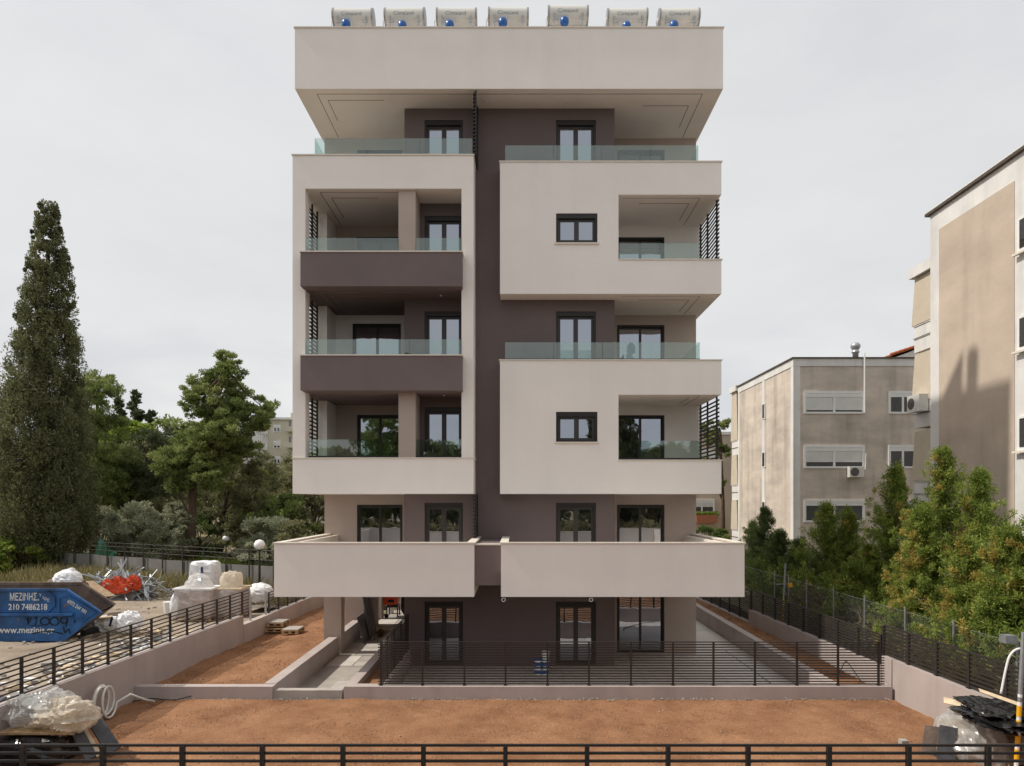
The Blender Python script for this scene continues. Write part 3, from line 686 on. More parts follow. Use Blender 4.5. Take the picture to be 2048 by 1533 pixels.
# paving
ter = struct(MB().quad((-3.45, 17.58, -.03), (8.05, 17.58, -.03), (8.05, 40, -.03), (-3.45, 40, -.03)).build('terrace', 'screed'), 'paved terrace at the foot of the building')
tme = MB().box(.006, 1.194, .006, .594, -.03, 0, skip='b').mesh('tile')
for i in range(10):
    for j in range(11):
        link('tile', tme, 'tile', ter, (-3.4+1.2*i-(.05 if i == 9 else 0), 17.62+.6*j, 0))
for i in range(2):
    for j in range(15): link('tile', tme, 'tile', ter, (5.6+1.2*i, 24.22+.6*j, -.001))
path = struct(MB().quad((-6.22, 17.5, .0), (-4.38, 17.5, .0), (-4.38, 40, .0), (-6.22, 40, .0)).build('path', 'screed'), 'unfinished entrance path of screed and loose slabs')
random.seed(4); y = 17.7; 
while y < 31:
    x = -6.16; hgt = random.choice((.6, .9, 1.2))
    while x < -4.6:
        w = random.choice((.6, .85, 1.15)); 
        if x+w > -4.42: w = -4.43-x
        if w > .2 and random.random() < .62:
            MB().box(x+.012, x+w-.012, y+.012, y+hgt-.012, 0, .008+random.random()*.014).build('slab', 'slab', path)
        x += w
    y += hgt
# terrace railings
px_posts = [762, 845, 929, 1011, 1095, 1178, 1262, 1346, 1427, 1510, 1594, 1676, 1757]
fx0 = PX(756, 17.42)
fence('slat_fence', 'long dark slatted railing across the front of the terrace', (fx0, 17.42), (9.36, 17.42), .605, 1.72, 17, .024, .03, .045, posts=[PX(p, 17.42)-fx0 for p in px_posts], off=-.0)
fence('slat_fence', 'dark slatted railing returning from terrace corner to the building', (-3.48, 17.5), (-3.48, 21.85), .57, 1.72, 17, .024, .03, .045, posts=[.75, 1.8, 2.9, 3.9])
# right boundary
rx = lambda y: 9.66-.0345*(y-14.66)
wallbox('boundary_wall', 'pale taupe right boundary wall beside the front garden', (rx(6), 6), (rx(17.9), 17.9), -.24, -.1, 1.25)
wallbox('boundary_wall', 'right boundary wall stretch beside the narrow soil bed', (rx(17.9)-.02, 17.902), (rx(27.2)-.02, 27.2), -.24, -.1, .98)
wallbox('boundary_wall', 'low rear stretch of the right boundary wall', (rx(27.2)-.03, 27.202), (rx(42)-.03, 42), -.24, -.1, .48)
fence('slat_fence', 'dark slat fence on right wall nearest the front garden', (rx(8.3)+.12, 8.3), (rx(18.0)+.12, 18.0), 1.26, 2.05, 9, .05, .03, .06, sp=1.1)
fence('slat_fence', 'dark slat fence on right wall beside the soil bed', (rx(18.1)+.1, 18.1), (rx(27.2)+.1, 27.2), .99, 1.78, 10, .045, .03, .06, sp=1.1)
fence('slat_fence', 'farthest dark slat fence on the low right wall', (rx(27.3)+.1, 27.3), (rx(42)+.1, 42), .49, 1.78, 16, .045, .03, .06, sp=1.2)
# street-side railing in the foreground
fence('slat_fence', 'foreground dark railing along the street edge of the plot', (lx(9.0), 9.0), (9.8, 9.0), 1.32, 2.10, 8, .032, .03, .058, posts=[PX(p, 9.0)-lx(9.0) for p in (-275, -115, 46, 206, 365, 525, 686, 847, 1011, 1174, 1336, 1496, 1658, 1817, 1976, 2135, 2295)], off=-.0)
wallbox('boundary_wall', 'street wall carrying the foreground railing', (lx(9), 8.88), (9.8, 8.88), .24, -.1, 1.31)
# chain link fence on the right
cl = thing('chain_link_fence', 'wire mesh fence on galvanised posts in front of the conifers', 'fence', (10.3, 20, .5))
for px in (1549, 1577, 1613, 1667, 1729, 1810, 1907, 2034, 2190):
    y = 10.3*F/(px-CX); MB().tube([(10.3, y, .3), (10.3, y, 2.5)], .024, 8).build('post', 'galv', cl)
b = MB(); z0, z1 = .55, 2.38; H = z1-z0
for i in range(int(22/.085)):
    y = 12+i*.085
    for s in (1, -1):
        ya, yb = (y, y+H) if s > 0 else (y+H, y)
        b.quad((10.27, ya, z0), (10.27, ya+.004, z0), (10.27, yb+.004, z1), (10.27, yb, z1))
o = b.build('wire_mesh', 'galv', cl); o['kind'] = 'stuff'
MB().tube([(10.27, 12, z1), (10.27, 34, z1)], .004, 5).build('top_wire', 'galv', cl)

# ================================================================== NEIGHBOURING BUILDINGS
def ribs(b, x0, x1, y, z0, z1, n, d=.012):      # roller shutter of horizontal ribs
    for i in range(n):
        a = z0+(z1-z0)*i/n; c = z0+(z1-z0)*(i+1)/n
        b.quad((x0, y, a), (x1, y, a), (x1, y-d, (a+c)/2), (x0, y-d, (a+c)/2)); b.quad((x0, y-d, (a+c)/2), (x1, y-d, (a+c)/2), (x1, y, c), (x0, y, c))
def nwindow(x0, x1, z0, z1, y, parent, shut, fw=.13, fm='white'):
    b = MB(); d = .06
    b.box(x0, x0+fw, y-d, y+.05, z0, z1); b.box(x1-fw, x1, y-d, y+.05, z0, z1); b.box(x0+fw, x1-fw, y-d, y+.05, z1-fw, z1); b.box(x0+fw, x1-fw, y-d, y+.05, z0, z0+fw*.8)
    xm = (x0+x1)/2; b.box(xm-.06, xm+.06, y-d+.01, y+.05, z0+fw*.8, z1-fw)
    b.box(x0+fw, x1-fw, y-d+.015, y+.05, z1-fw-.2, z1-fw)
    f = b.build('window', fm, parent)
    za, zb = z0+fw*.8, z1-fw-.2
    for a, c in ((x0+fw, xm-.06), (xm+.06, x1-fw)):
        MB().box(a, c, y-.012, y-.004, za, zb).build('pane', 'panefar', f)
        if shut:
            q = MB(); zz = zb-(zb-za)*shut; ribs(q, a+.01, c-.01, y-.02, zz, zb, max(3, int((zb-zz)/.055))); q.build('roller_shutter', 'shutter', f)
    return f
def stack(parent, X, y0, y1, floors, wdt=6.0, m='whitewall'):
    """side view of projecting balconies with drop awnings"""
    for zt, zp, aw in floors:
        p = MB(); p.box(X+.25, X+wdt, y0, y1, zp-1.05, zp-.06); p.box(X+.22, X+wdt, y0, y1+.02, zp-.05, zp); bal = p.build('balcony', m, parent)
        MB().box(X+.2, X+.23, y0+.02, y1, zp-.52, zp-.50).build('rail_line', 'metalroof', bal)
        if aw:
            q = MB(); q.prism([(0, 0)], 0, 0) if False else None
            pts = [(y0+.25, zt), (y1-.12, zt), (y1+.1, zp-.0), (y0+.02, zp-.0)]
            i = len(q.v); q.v += [(X+.2, a, c) for a, c in pts] + [(X+wdt-.3, a, c) for a, c in pts]
            for fc in ((0,1,2,3), (7,6,5,4), (1,5,6,2), (0,4,5,1), (3,2,6,7), (0,3,7,4)): q.f.append(tuple(i+k for k in fc))
            q.build('awning', 'awning', parent)
    zt = floors[0][0]
    MB().box(X+.05, X+wdt, y0, y1+.05, zt+.04, zt+.42).build('canopy_slab', m, parent)
# B: four storey block beyond the conifers
NX, NY = 15.45, 38.2
NB = thing('apartment_building', 'stained beige four storey block with white framed shuttered windows', 'building', (20, 44, .4))
ztop = 13.28; side_h = []
MB().box(NX, 34, NY, 47.7, .0, ztop).build('wall', 'stuccob', NB)
for k, (y0, y1) in enumerate(((NY, NY+.35), (42.6, 43.05), (47.4, 47.72))):
    MB().box(NX-.03, NX+.02, y0 if k else y0-.03, y1, .0, ztop-.3).build('corner_band', 'whitewall', NB)
MB().box(NX+.02, NX+.36, NY-.028, NY+.02, 0, ztop-.3).build('corner_band', 'whitewall', NB)
MB().box(NX-.04, 34, NY-.04, 47.74, ztop-.42, ztop).build('roof_band', 'whitewall', NB)
MB().box(NX-.12, 34.1, NY-.12, 47.8, ztop+.003, ztop+.07).build('roof_edge', 'metalroof', NB)
zr = [(PZ(y1, NY), PZ(y0, NY)) for y0, y1 in ((783, 828), (891, 937), (1000, 1045), (1108, 1154))]
for i, (z0, z1) in enumerate(zr):
    nwindow(PX(1607, NY), PX(1729, NY), z0, z1, NY, NB, (.88, .72, 0, 1)[i])
    if i < 3: nwindow(PX(1776, NY), PX(1834, NY), z0, z1, NY, NB, 0)
for i, zc in enumerate((PZ(824, 43), PZ(920, 43), PZ(1018, 43))):
    f = MB().box(NX-.06, NX+.01, 42.45, 43.0, zc-.5, zc+.5).build('slit_window', 'whitewall', NB)
    MB().box(NX-.075, NX-.062, 42.55, 42.9, zc-.42, zc+.42).build('pane', 'panefar', f)
MB().tube([(PX(1727, NY), NY-.12, PZ(826, NY)), (PX(1727, NY), NY-.12, PZ(708, NY))], .045, 8).build('vent_pipe', 'white', NB)
c = P(1711, 716, 40); b = MB(); b.lathe(c, [(.16, 0), (.16, .25), (.22, .3), (.22, .36), (.16, .4), (.2, .5), (.27, .62), (.27, .74), (.18, .86), (.04, .9)], 14); b.build('roof_vent', 'galv', NB, smooth=True)
def ac(loc, parent, s=1.0, ax=0):
    x, y, z = loc; b = MB().box(x-.42*s, x+.42*s, y-.3*s, y, z, z+.6*s); u = b.build('ac_unit', 'acunit', parent)
    MB().lathe((x-.12*s, y-.3*s-.012, z+.3*s), [(.25*s, 0), (.25*s, .01)], 18, 'y').build('fan_grille', 'stain', u)
    MB().tube([(x+.42*s, y-.1, z+.4*s), (x+.62*s, y-.06, z+.5*s), (x+.66*s, y-.05, z+1.4*s)], .02, 5).build('pipe', 'white', u)
ac((PX(1708, NY), NY-.05, PZ(955, NY)), NB, .95)
stack(NB, NX-.25, 47.75, 49.2, [(13.0, 9.6, 1), (8.6, 6.45, 1), (5.4, 3.3, 1)])
# C: tall block at the right edge
CXX, CY1 = 15.3, 25.3
CB = thing('apartment_building', 'tall white block with sunlit beige side wall at right edge', 'building', (20, 20, .4))
czt = 15.88
MB().box(CXX, 32, 12, CY1, .0, czt).build('wall', 'whitewall', CB)
MB().box(CXX-.02, CXX+.02, 21.0, 24.75, .0, czt-.72).build('wall_panel', 'stuccoc', CB)['label'] = 'beige rendered wall panel'
MB().box(CXX-.12, 32.2, 11.8, CY1+.16, czt+.003, czt+.09).build('roof_edge', 'metalroof', CB)
MB().box(CXX-.13, 32.2, 11.8, CY1+.17, czt+.093, czt+.13).build('roof_edge', 'whitewall', CB)
for zc in (PZ(466, 20.6), PZ(664, 20.6), PZ(865, 20.6), 2.0):
    f = MB().box(CXX-.07, CXX+.02, 18.6, 20.82, zc-.55, zc+.5).build('window', 'white', CB)
    MB().box(CXX-.085, CXX-.072, 19.75, 20.70, zc-.44, zc+.42).build('pane', 'panefar', f); MB().box(CXX-.085, CXX-.072, 18.7, 19.65, zc-.44, zc+.42).build('pane', 'panefar', f)
    MB().box(CXX-.16, CXX-.07, 18.5, 20.92, zc-.62, zc-.552).build('sill', 'stonecap', f)
stack(CB, CXX, CY1, 26.75, [(13.95, 12.15, 1), (11.0, 9.2, 1), (8.0, 6.1, 1)])
def acx(loc, parent):                            # air conditioner seen end on, facing +Y side
    x, y, z = loc; u = MB().box(x-.42, x+.42, y, y+.3, z, z+.62).build('ac_unit', 'acunit', parent)
    MB().lathe((x-.43, y+.15, z+.3), [(.1, 0), (.1, .01)], 12, 'x').build('fan_grille', 'stain', u)
u = MB().box(CXX-.15, CXX+.2, 25.75, 26.55, 8.72, 9.36).build('ac_unit', 'acunit', CB)
MB().lathe((CXX-.16, 26.28, 9.04), [(.22, 0), (.22, .01)], 18, 'x').build('fan_grille', 'stain', u)
# D: beige block behind, in the gap
DY = 58.0
DB = thing('apartment_building', 'pale beige block in the gap right of the new building', 'building', (18, 62, .4))
MB().box(8.5, 26, DY, 70, 0, PZ(870, DY)).build('wall', 'stuccoc', DB)
MB().box(8.4, 26.1, DY-.1, 70, PZ(870, DY)+.003, PZ(870, DY)+.25).build('roof_edge', 'whitewall', DB)
nwindow(PX(1378, DY), PX(1429, DY), PZ(1026, DY), PZ(999, DY), DY, DB, .45)
nwindow(PX(1378, DY), PX(1429, DY), PZ(930, DY), PZ(900, DY), DY, DB, .7)
bx = MB().box(PX(1390, DY), PX(1431, DY), DY-.5, DY-.05, PZ(1046, DY), PZ(1030, DY)).build('flower_box', 'terracotta', DB)
rg = np.random.default_rng(5); fc = np.array([(x, DY-.28, PZ(1028, DY)) for x in np.linspace(PX(1392, DY), PX(1432, DY), 9)])
link('flowers', leafmesh('flowers', fc, np.full((9, 3), .22), 60, .16, .09, seed=5), 'brightleaf', bx)
w = MB(); w.box(PX(1425, DY), PX(1450, DY), DY+2, DY+4, PZ(870, DY), PZ(845, DY)); w.build('roof_hut', 'whitewall', DB)
# E: tiled house roof behind B
EY = 66.0
EB = thing('house', 'white gable with red tiled roof edge behind the stained block', 'house', (PX(1815, EY), EY+3, 0))
x0, x1 = PX(1778, EY), PX(1900, EY); zl, zh = PZ(712, EY), PZ(672, EY)
MB().prism([(x0+.4, 0), (x1, 0), (x1, zh-.2), (x0+.4, zl-.2)], EY, EY+8).build('wall', 'whitewall', EB)
rt = MB().bar((x0, EY+4, zl), (x1, EY+4, zh), 8.6, .16).build('roof', 'rooftile', EB)
b = MB(); k = 14
for i in range(k): 
    p = Vector((x0, EY-.3, zl+.08)).lerp(Vector((x1, EY-.3, zh+.08)), i/(k-1)); b.tube([p, p+Vector((.42, 0, .42*(zh-zl)/(x1-x0)))], [.13, .11], 8)
b.build('tile_row', 'rooftile', rt)
# F: block behind the pines on the left
FY = 88.0
FB = thing('apartment_building', 'pale cream block with balconies half hidden behind the pine', 'building', (PX(560, FY), FY+5, 0))
zt = PZ(836, FY); MB().box(PX(535, FY), PX(640, FY), FY, FY+12, 0, zt).build('wall', 'paleblock', FB)
MB().box(PX(440, FY), PX(537, FY), FY+2.5, FY+12, 0, PZ(850, FY)).build('wall', 'whitewall', FB)
MB().box(PX(571, FY), PX(640, FY), FY+2, FY+8, zt, PZ(822, FY)).build('roof_hut', 'paleblock', FB)
MB().box(PX(533, FY), PX(642, FY), FY-.3, FY+12, zt-.25, zt+.02).build('roof_edge', 'whitewall', FB)
for zc in (858, 890, 921):
    nwindow(PX(547, FY), PX(561, FY), PZ(zc+7, FY), PZ(zc-8, FY), FY, FB, (.6 if zc == 890 else .2), .1)
    p = MB().box(PX(512, FY), PX(536, FY), FY-.2, FY+2.4, PZ(zc+10, FY), PZ(zc+8, FY)).box(PX(512, FY), PX(536, FY), FY-.2, FY-.1, PZ(zc+8, FY), PZ(zc, FY)); p.build('balcony', 'whitewall', FB)
    p = MB().box(PX(576, FY), PX(640, FY), FY-1.3, FY-.01, PZ(zc+7, FY), PZ(zc-3, FY)); p.build('balcony', 'paleblock', FB)
    MB().box(PX(578, FY), PX(582, FY), FY-.05, FY-.005, PZ(zc-4, FY), PZ(zc-16, FY)).build('balcony_door', 'panefar', FB)
for i in range(4): MB().box(PX(516+5*i, FY), PX(517+5*i, FY), FY-.15, FY, 0, PZ(850, FY)).build('balcony_post', 'whitewall', FB)

# ================================================================== LEFT BOUNDARY HOARDING, LAMPS
HA, HB = Vector((PX(60, 43), 43, 0)), Vector((PX(600, 31.5), 31.5, 0))
hz = thing('hoarding', 'long grey sheet hoarding at the back of the building yard', 'fence', ((HA+HB)/2+Vector((0,0,.8)))[:])
n = 14
for i in range(n):
    p = HA.lerp(HB, i/n); q = HA.lerp(HB, (i+1)/n); d = (q-p).normalized()
    b = MB(); zt = 2.2+.03*math.sin(i*2.1); zt2 = 2.2+.03*math.sin((i+1)*2.1)
    o_ = Vector((-d.y, d.x, 0))*.04*(i % 2)
    b.poly([p+o_+Vector((0,0,.6)), q+o_+Vector((0,0,.6)), q+o_+Vector((0,0,zt2)), p+o_+Vector((0,0,zt))])
    b.poly([p+o_+Vector((.02,.02,.6)), p+o_+Vector((.02,.02,zt)), q+o_+Vector((.02,.02,zt2)), q+o_+Vector((.02,.02,.6))])
    b.build('sheet', 'hoard', hz)
    MB().tube([p+Vector((.0,-.1,.5)), p+Vector((.0,-.1,3.0))], .035, 6).build('post', 'fence', hz)
b = MB()
for z in (2.5, 2.75, 2.95): b.tube([HA+Vector((0,-.1,z)), HB+Vector((0,-.1,z))], .012, 4)
b.build('wire', 'fence', hz)
def lamp(px, py, Y, label):
    c = P(px, py, Y); t = thing('street_lamp', label, 'lamp', (c.x, c.y, .8))
    MB().lathe(c, [(.02, -.24), (.17, -.18), (.24, -.05), (.24, .05), (.17, .18), (.02, .24)], 16).build('globe', 'globe', t, smooth=True)
    MB().tube([(c.x, c.y, .7), (c.x, c.y, c.z-.22)], [.07, .045], 8).build('post', 'darkframe', t)
    MB().lathe((c.x, c.y, c.z-.3), [(.05, 0), (.11, .04), (.11, .1), (.06, .12)], 10).build('collar', 'darkframe', t)
lamp(519, 1090, 31.0, 'round white globe lamp on dark post by the balcony corner')
lamp(452, 1078, 48.0, 'round white globe lamp in the park between pine trunks')

# ================================================================== TREES, LEFT SIDE
Yc = 42; s = Yc/F
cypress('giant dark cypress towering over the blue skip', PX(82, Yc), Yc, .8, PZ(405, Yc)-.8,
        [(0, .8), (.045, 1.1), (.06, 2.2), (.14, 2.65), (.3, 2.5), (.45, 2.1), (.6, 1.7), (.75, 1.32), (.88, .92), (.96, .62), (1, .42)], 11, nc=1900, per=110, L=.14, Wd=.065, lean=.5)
def pine(label, px, Y, clus, seed, m='pineleaf', base=1115, lean=0, per=90, r0=.45, L=.26, Wd=.075, limbm='bark', name='pine_tree'):
    """trunk plus limb-borne foliage masses measured as (px, py, radius px, depth offset)"""
    rg = np.random.default_rng(seed); x, z0 = PX(px, Y), .8; t = thing(name, label, 'tree', (x, Y, z0))
    C = []; Rr = []; tn = []; limbs = []; sc = Y/F
    tops = sorted(clus, key=lambda c: c[1]); tp = P(tops[0][0], tops[0][1]+tops[0][2]*.6, Y); mid = P(px+lean, (base+tops[0][1])/2+20, Y)
    spine = [Vector((x, Y, z0-.3)), Vector((x, Y, z0)).lerp(mid, .5), mid, tp]
    for (cx, cy, cr, dy) in clus:
        c = P(cx, cy, Y)+Vector((0, dy, 0)); r = cr*sc
        k = max(7, int((cr/5.8)**1.85)); tc_ = rg.random()
        for j in range(k):
            d = rg.normal(size=3); d /= np.linalg.norm(d); q = 1.15*rg.random()**.45
            p = c+Vector((d[0]*r*q, d[1]*r*q*1.1, d[2]*r*q*.75)); rr = r*(.15+.15*rg.random())+.12
            C.append(tuple(p)); Rr.append((rr, rr, rr*.62)); tn.append(.15+.4*tc_+.4*rg.random())
        s_ = min(spine[1:], key=lambda v: abs(v.z-(c.z-r))); limbs.append(([s_, s_.lerp(c, .5)+Vector((0, 0, -.2)), c], .08, .02))
        for j in range(3):
            d = rg.normal(size=3); limbs.append(([c, c+Vector(d/np.linalg.norm(d)*r*.8)], .04, .015))
    link('crown', leafmesh('crown', C, Rr, per, L, Wd, up=.3, seed=seed, tint=tn), m, t)
    trunk('trunk', spine, r0, .08, t, limbm, limbs, n=10)
    return t
pine('tall open pine with leaning trunk in front of the cream block', 376, 47,
     [(455, 725, 26, 0), (425, 745, 28, 1), (475, 745, 24, -1), (405, 775, 30, 0), (450, 785, 36, 1), (395, 805, 24, -1), (475, 815, 30, 0), (515, 812, 26, 1), (540, 828, 24, -1),
      (430, 835, 42, 0), (390, 850, 30, 1), (470, 860, 36, -1.5), (415, 890, 42, -1), (360, 890, 34, 1), (450, 905, 36, 1), (345, 925, 34, -1), (395, 940, 46, 0), (445, 950, 34, -1), (505, 855, 20, 0), (365, 965, 28, -1), (440, 760, 30, 1), (420, 800, 30, -1), (455, 835, 34, 0), (500, 830, 26, 1), (525, 850, 24, 0), (430, 870, 40, 1), (480, 890, 34, 0), (375, 910, 36, 0)],
     21, lean=12, per=110)
pine('darker pine with thin trunk right of the tall pine', 436, 50, [(470, 900, 34, 0), (500, 935, 40, 1), (480, 970, 44, 0), (520, 985, 34, -1), (445, 985, 34, 1), (500, 1020, 36, 0), (470, 1055, 26, 0), (430, 1030, 22, 0)], 22, m='drableaf', lean=10, r0=.3, per=80)
pine('dense dark pine rising behind the giant cypress', 190, 52, [(195, 765, 34, 0), (225, 790, 30, -1), (165, 780, 36, 0), (180, 820, 46, -1), (220, 840, 34, 0), (190, 870, 46, -2), (215, 905, 44, 0), (235, 945, 40, 1), (200, 950, 50, -1), (235, 985, 32, 0), (190, 1000, 44, 0)], 23, m='pineleaf', per=90)
pine('very dark low pine under the bright tree', 250, 54, [(250, 950, 46, 0), (290, 930, 44, 1), (310, 965, 44, 0), (270, 990, 38, -1), (330, 900, 40, 0), (300, 880, 36, 1)], 24, m='darkpine', per=80)
for px, py, wd, lb in ((239, 785, 3.6, 'leftmost thin dark fir on the skyline'), (270, 772, 4.6, 'tallest thin dark fir on the skyline'), (301, 812, 4.2, 'shortest thin dark fir on the skyline')):
    conifer(lb, PX(px, 78), 78, .5, PZ(py, 78)-.5, wd*1.5, int(px), 'darkpine', nb=80, per=16, L=.5, Wd=.2, name='fir_tree', zscale=2.3, pw=.7, droop=.7)
broad('bright yellow-green tree lit behind the dark pines', PX(255, 62), 62, .8, PZ(832, 62)-.8, 6.5, 31, 'brightleaf', nc=60, per=150, L=.34, Wd=.17)
broad('mid green round tree on the skyline behind the pines', PX(345, 74), 74, .8, PZ(828, 74)-.8, 8.5, 32, 'pineleaf', nc=70, per=130, L=.42, Wd=.2)
broad('drab dense tree left of the tall pine', PX(320, 60), 60, .8, PZ(868, 60)-.8, 9, 33, 'drableaf', nc=80, per=150, L=.34, Wd=.15)
broad('pale olive tree behind the scrap heap', PX(270, 45), 45, .8, PZ(1005, 45)-.8, 5.2, 34, 'oliveleaf', nc=70, per=170, L=.24, Wd=.08, name='olive_tree', base=.12, barkm='barkgrey')
broad('silvery olive tree left of the pine trunk', PX(340, 47), 47, .8, PZ(1000, 47)-.8, 4.4, 35, 'oliveleaf', nc=50, per=150, L=.24, Wd=.08, name='olive_tree', base=.12, barkm='barkgrey')
broad('silvery olive tree beside the balcony corner', PX(545, 42), 42, .8, PZ(1030, 42)-.8, 4.6, 36, 'oliveleaf', nc=70, per=170, L=.22, Wd=.08, name='olive_tree', base=.15, barkm='barkgrey')
broad('olive tree half hidden by the cypress foliage', PX(205, 46), 46, .8, PZ(1010, 46)-.8, 3.6, 37, 'oliveleaf', nc=40, per=150, L=.24, Wd=.08, name='olive_tree', base=.12, barkm='barkgrey')
broad('bright green bush behind the small pine', PX(525, 58), 58, .8, PZ(935, 58)-.8, 6.5, 38, 'brightleaf', nc=60, per=150, L=.3, Wd=.15, base=.1)
broad('leafless grey-brown tree against the cream block', PX(590, 60), 60, .8, PZ(905, 60)-.8, 6, 39, 'drableaf', nc=60, per=120, L=.3, Wd=.1, base=.15)
broad('dark green tree next to the building edge', PX(625, 52), 52, .8, PZ(955, 52)-.8, 5, 40, 'drableaf', nc=60, per=150, L=.28, Wd=.12, base=.1)
broad('green bush under the building corner', PX(575, 50), 50, .8, PZ(985, 50)-.8, 4.5, 41, 'pineleaf', nc=50, per=150, L=.28, Wd=.12, base=.08)
broad('leafy green bush at the foot of the cypress', PX(25, 40), 40, .8, PZ(1072, 40)-.8, 3.2, 42, 'hedgeleaf', nc=50, per=150, L=.24, Wd=.12, name='bush', cat='bush', base=.05)
broad('small drab tree at the left picture edge', PX(-30, 50), 50, .8, PZ(720, 50)-.8, 4.5, 43, 'drableaf', nc=45, per=60, L=.3, Wd=.1)
pine('background pine filling the gap left of the bright tree', 300, 84, [(180, 900, 60, 0), (280, 900, 50, 0), (380, 900, 50, 1), (340, 960, 60, 0), (240, 960, 50, 0), (440, 950, 50, 0), (540, 960, 40, 0), (600, 970, 40, 0)], 44, m='drableaf', per=90, L=.55, Wd=.22)
for i, (px, Y, top, w_, m_, lb) in enumerate(((150, 47, 1015, 3.5, 'drableaf', 'drab shrub between cypress and olives behind the hoarding'), (300, 49, 1035, 4.5, 'pineleaf', 'green shrub between the two olive trees'), (400, 50, 1030, 4.5, 'hedgedark', 'dark shrub behind the leaning pine trunk'), (480, 49, 1040, 4, 'drableaf', 'drab shrub behind the park lamp'), (585, 40, 1040, 3.4, 'drableaf', 'shrub tucked against the terrace planter'))):
    broad(lb, PX(px, Y), Y, .8, PZ(top, Y)-.8, w_, 50+i, m_, nc=40, per=140, L=.24, Wd=.1, name='shrub', cat='bush', base=.03)
# the farther wood that reads as one mass
rg = np.random.default_rng(77); k = 300
C = np.stack([rg.uniform(-95, -22, k), rg.uniform(100, 125, k), rg.uniform(.5, 11, k)], 1)
o = link('far_wood', leafmesh('far_wood', C, np.stack([rg.uniform(1.6, 3, k)]*3, 1), 120, 1.0, .5, seed=77, tint=rg.random(k)), 'drableaf'); tag(o, 'dense far wood behind the park trees', 'woodland', kind='stuff')

# weeds and grass
def tufts(name, label, cx0, cx1, fy, n, h, m, seed, per=22, spread=.25, zb=.8, cat='grass'):
    rg = np.random.default_rng(seed); C = []; 
    for i in range(n):
        f = rg.random(); x = cx0+(cx1-cx0)*f; C.append((x+rg.normal()*.1, fy(f)+rg.normal()*spread, zb+h*.35))
    C = np.array(C); Rr = np.stack([np.full(n, h*.45), np.full(n, h*.45), h*(.35+.4*rg.random(n))], 1)
    o = link(name, leafmesh(name, C, Rr, per, h*.55, .035, up=1.3, rand=.8, seed=seed, tint=.2+.6*rg.random(n)), m); return tag(o, label, cat, kind='stuff')
tufts('weeds', 'dry tall weeds growing along the hoarding', HA.x, HB.x, lambda f: HA.y+(HB.y-HA.y)*f-1.2, 700, .9, 'weedleaf', 61, spread=.9)
tufts('weeds', 'green and yellow weeds behind the scrap heap', PX(30, 37), PX(330, 37), lambda f: 37.5-2*f, 560, .85, 'weedleaf', 62, spread=1.3)
tufts('grass', 'bright flowering grass beyond the hoarding', PX(350, 46), PX(610, 46), lambda f: 46-6*f, 800, .7, 'grassleaf', 63, spread=2.2)
tufts('weeds', 'weeds between wrapped pallets and hoarding', PX(430, 31), PX(600, 31), lambda f: 31.5-1.5*f, 220, .6, 'weedleaf', 64, spread=.6)

# ================================================================== TREES, RIGHT SIDE
hed = [ # px, X, top py, width, mat, gold, goldside, label
 (1505, 12.6, 1042, 2.3, 'hedgedark', 0, None, 'narrow dark conifer nearest the far end of the slat fence'),
 (1530, 12.2, 1014, 3.0, 'hedgedark', 0, None, 'tallest of the dark narrow conifers beside the terrace corner'),
 (1562, 11.9, 1062, 2.7, 'hedgedark', 0, None, 'dark conifer in the middle of the narrow group'),
 (1597, 11.8, 1080, 2.4, 'hedgedark', 0, None, 'rightmost dark narrow conifer before the stained wall'),
 (1655, 12.2, 1004, 3.4, 'hedgeleaf', .05, None, 'bright green conifer in front of the second window row'),
 (1698, 12.6, 1018, 2.8, 'hedgeleaf', .05, None, 'slim green conifer close behind the chain link fence'),
 (1790, 12.4, 925, 3.3, 'hedgeleaf', .10, 3.6, 'tall green conifer with pointed top before the stained block'),
 (1740, 11.8, 1090, 2.6, 'hedgeleaf', .22, 3.3, 'low conifer with yellow tips in the hedge'),
 (1885, 12.4, 890, 3.7, 'hedgeleaf', .30, 3.5, 'largest conifer with golden flank at the hedge centre'),
 (1960, 12.8, 935, 3.3, 'hedgeleaf', .22, 2.2, 'thin topped conifer with bare trunk showing'),
 (1845, 11.5, 1010, 2.7, 'hedgeleaf', .42, 3.1, 'golden yellow flushed conifer right behind the wire mesh'),
 (2015, 11.6, 1050, 3.0, 'hedgeleaf', .18, 3.0, 'bushy conifer leaning over the slat fence'),
 (1828, 11.2, 1120, 2.2, 'hedgeleaf', .5, 3.2, 'low golden bushy conifer spilling over the wire mesh'),
 (1930, 11.2, 1075, 2.6, 'hedgeleaf', .25, 3.0, 'low bright conifer between the largest one and the fence'),
 (1990, 11.0, 1160, 2.2, 'hedgeleaf', .15, 3.0, 'low bushy growth behind the meter box'),
 (1700, 11.3, 1130, 2.2, 'hedgeleaf', .15, 3.2, 'low conifer behind the middle fence posts'),
 (2085, 12.2, 990, 3.3, 'hedgeleaf', .2, 3.0, 'conifer cut off by the right picture edge')]
for i, (px, X, top, w_, m_, gd, gs, lb) in enumerate(hed):
    Y = X*F/(px-CX); h = PZ(top, Y)-.4
    conifer(lb, X, Y, .4, h, w_, 200+i, m_, nb=int(60+h*22), per=54, gold=gd*.5, goldside=gs, base=.03 if w_ < 3.5 else .06, L=.10, Wd=.024, pw=.78, droop=.45, rise=1.0)
tufts('undergrowth', 'brown dry twigs and brush behind the chain link fence', 10.6, 11.6, lambda f: 13+f*0, 1, .5, 'twig', 70)
rg = np.random.default_rng(71); k = 420
C = np.stack([rg.uniform(10.5, 11.6, k), rg.uniform(12, 27, k), rg.uniform(.6, 1.9, k)], 1)
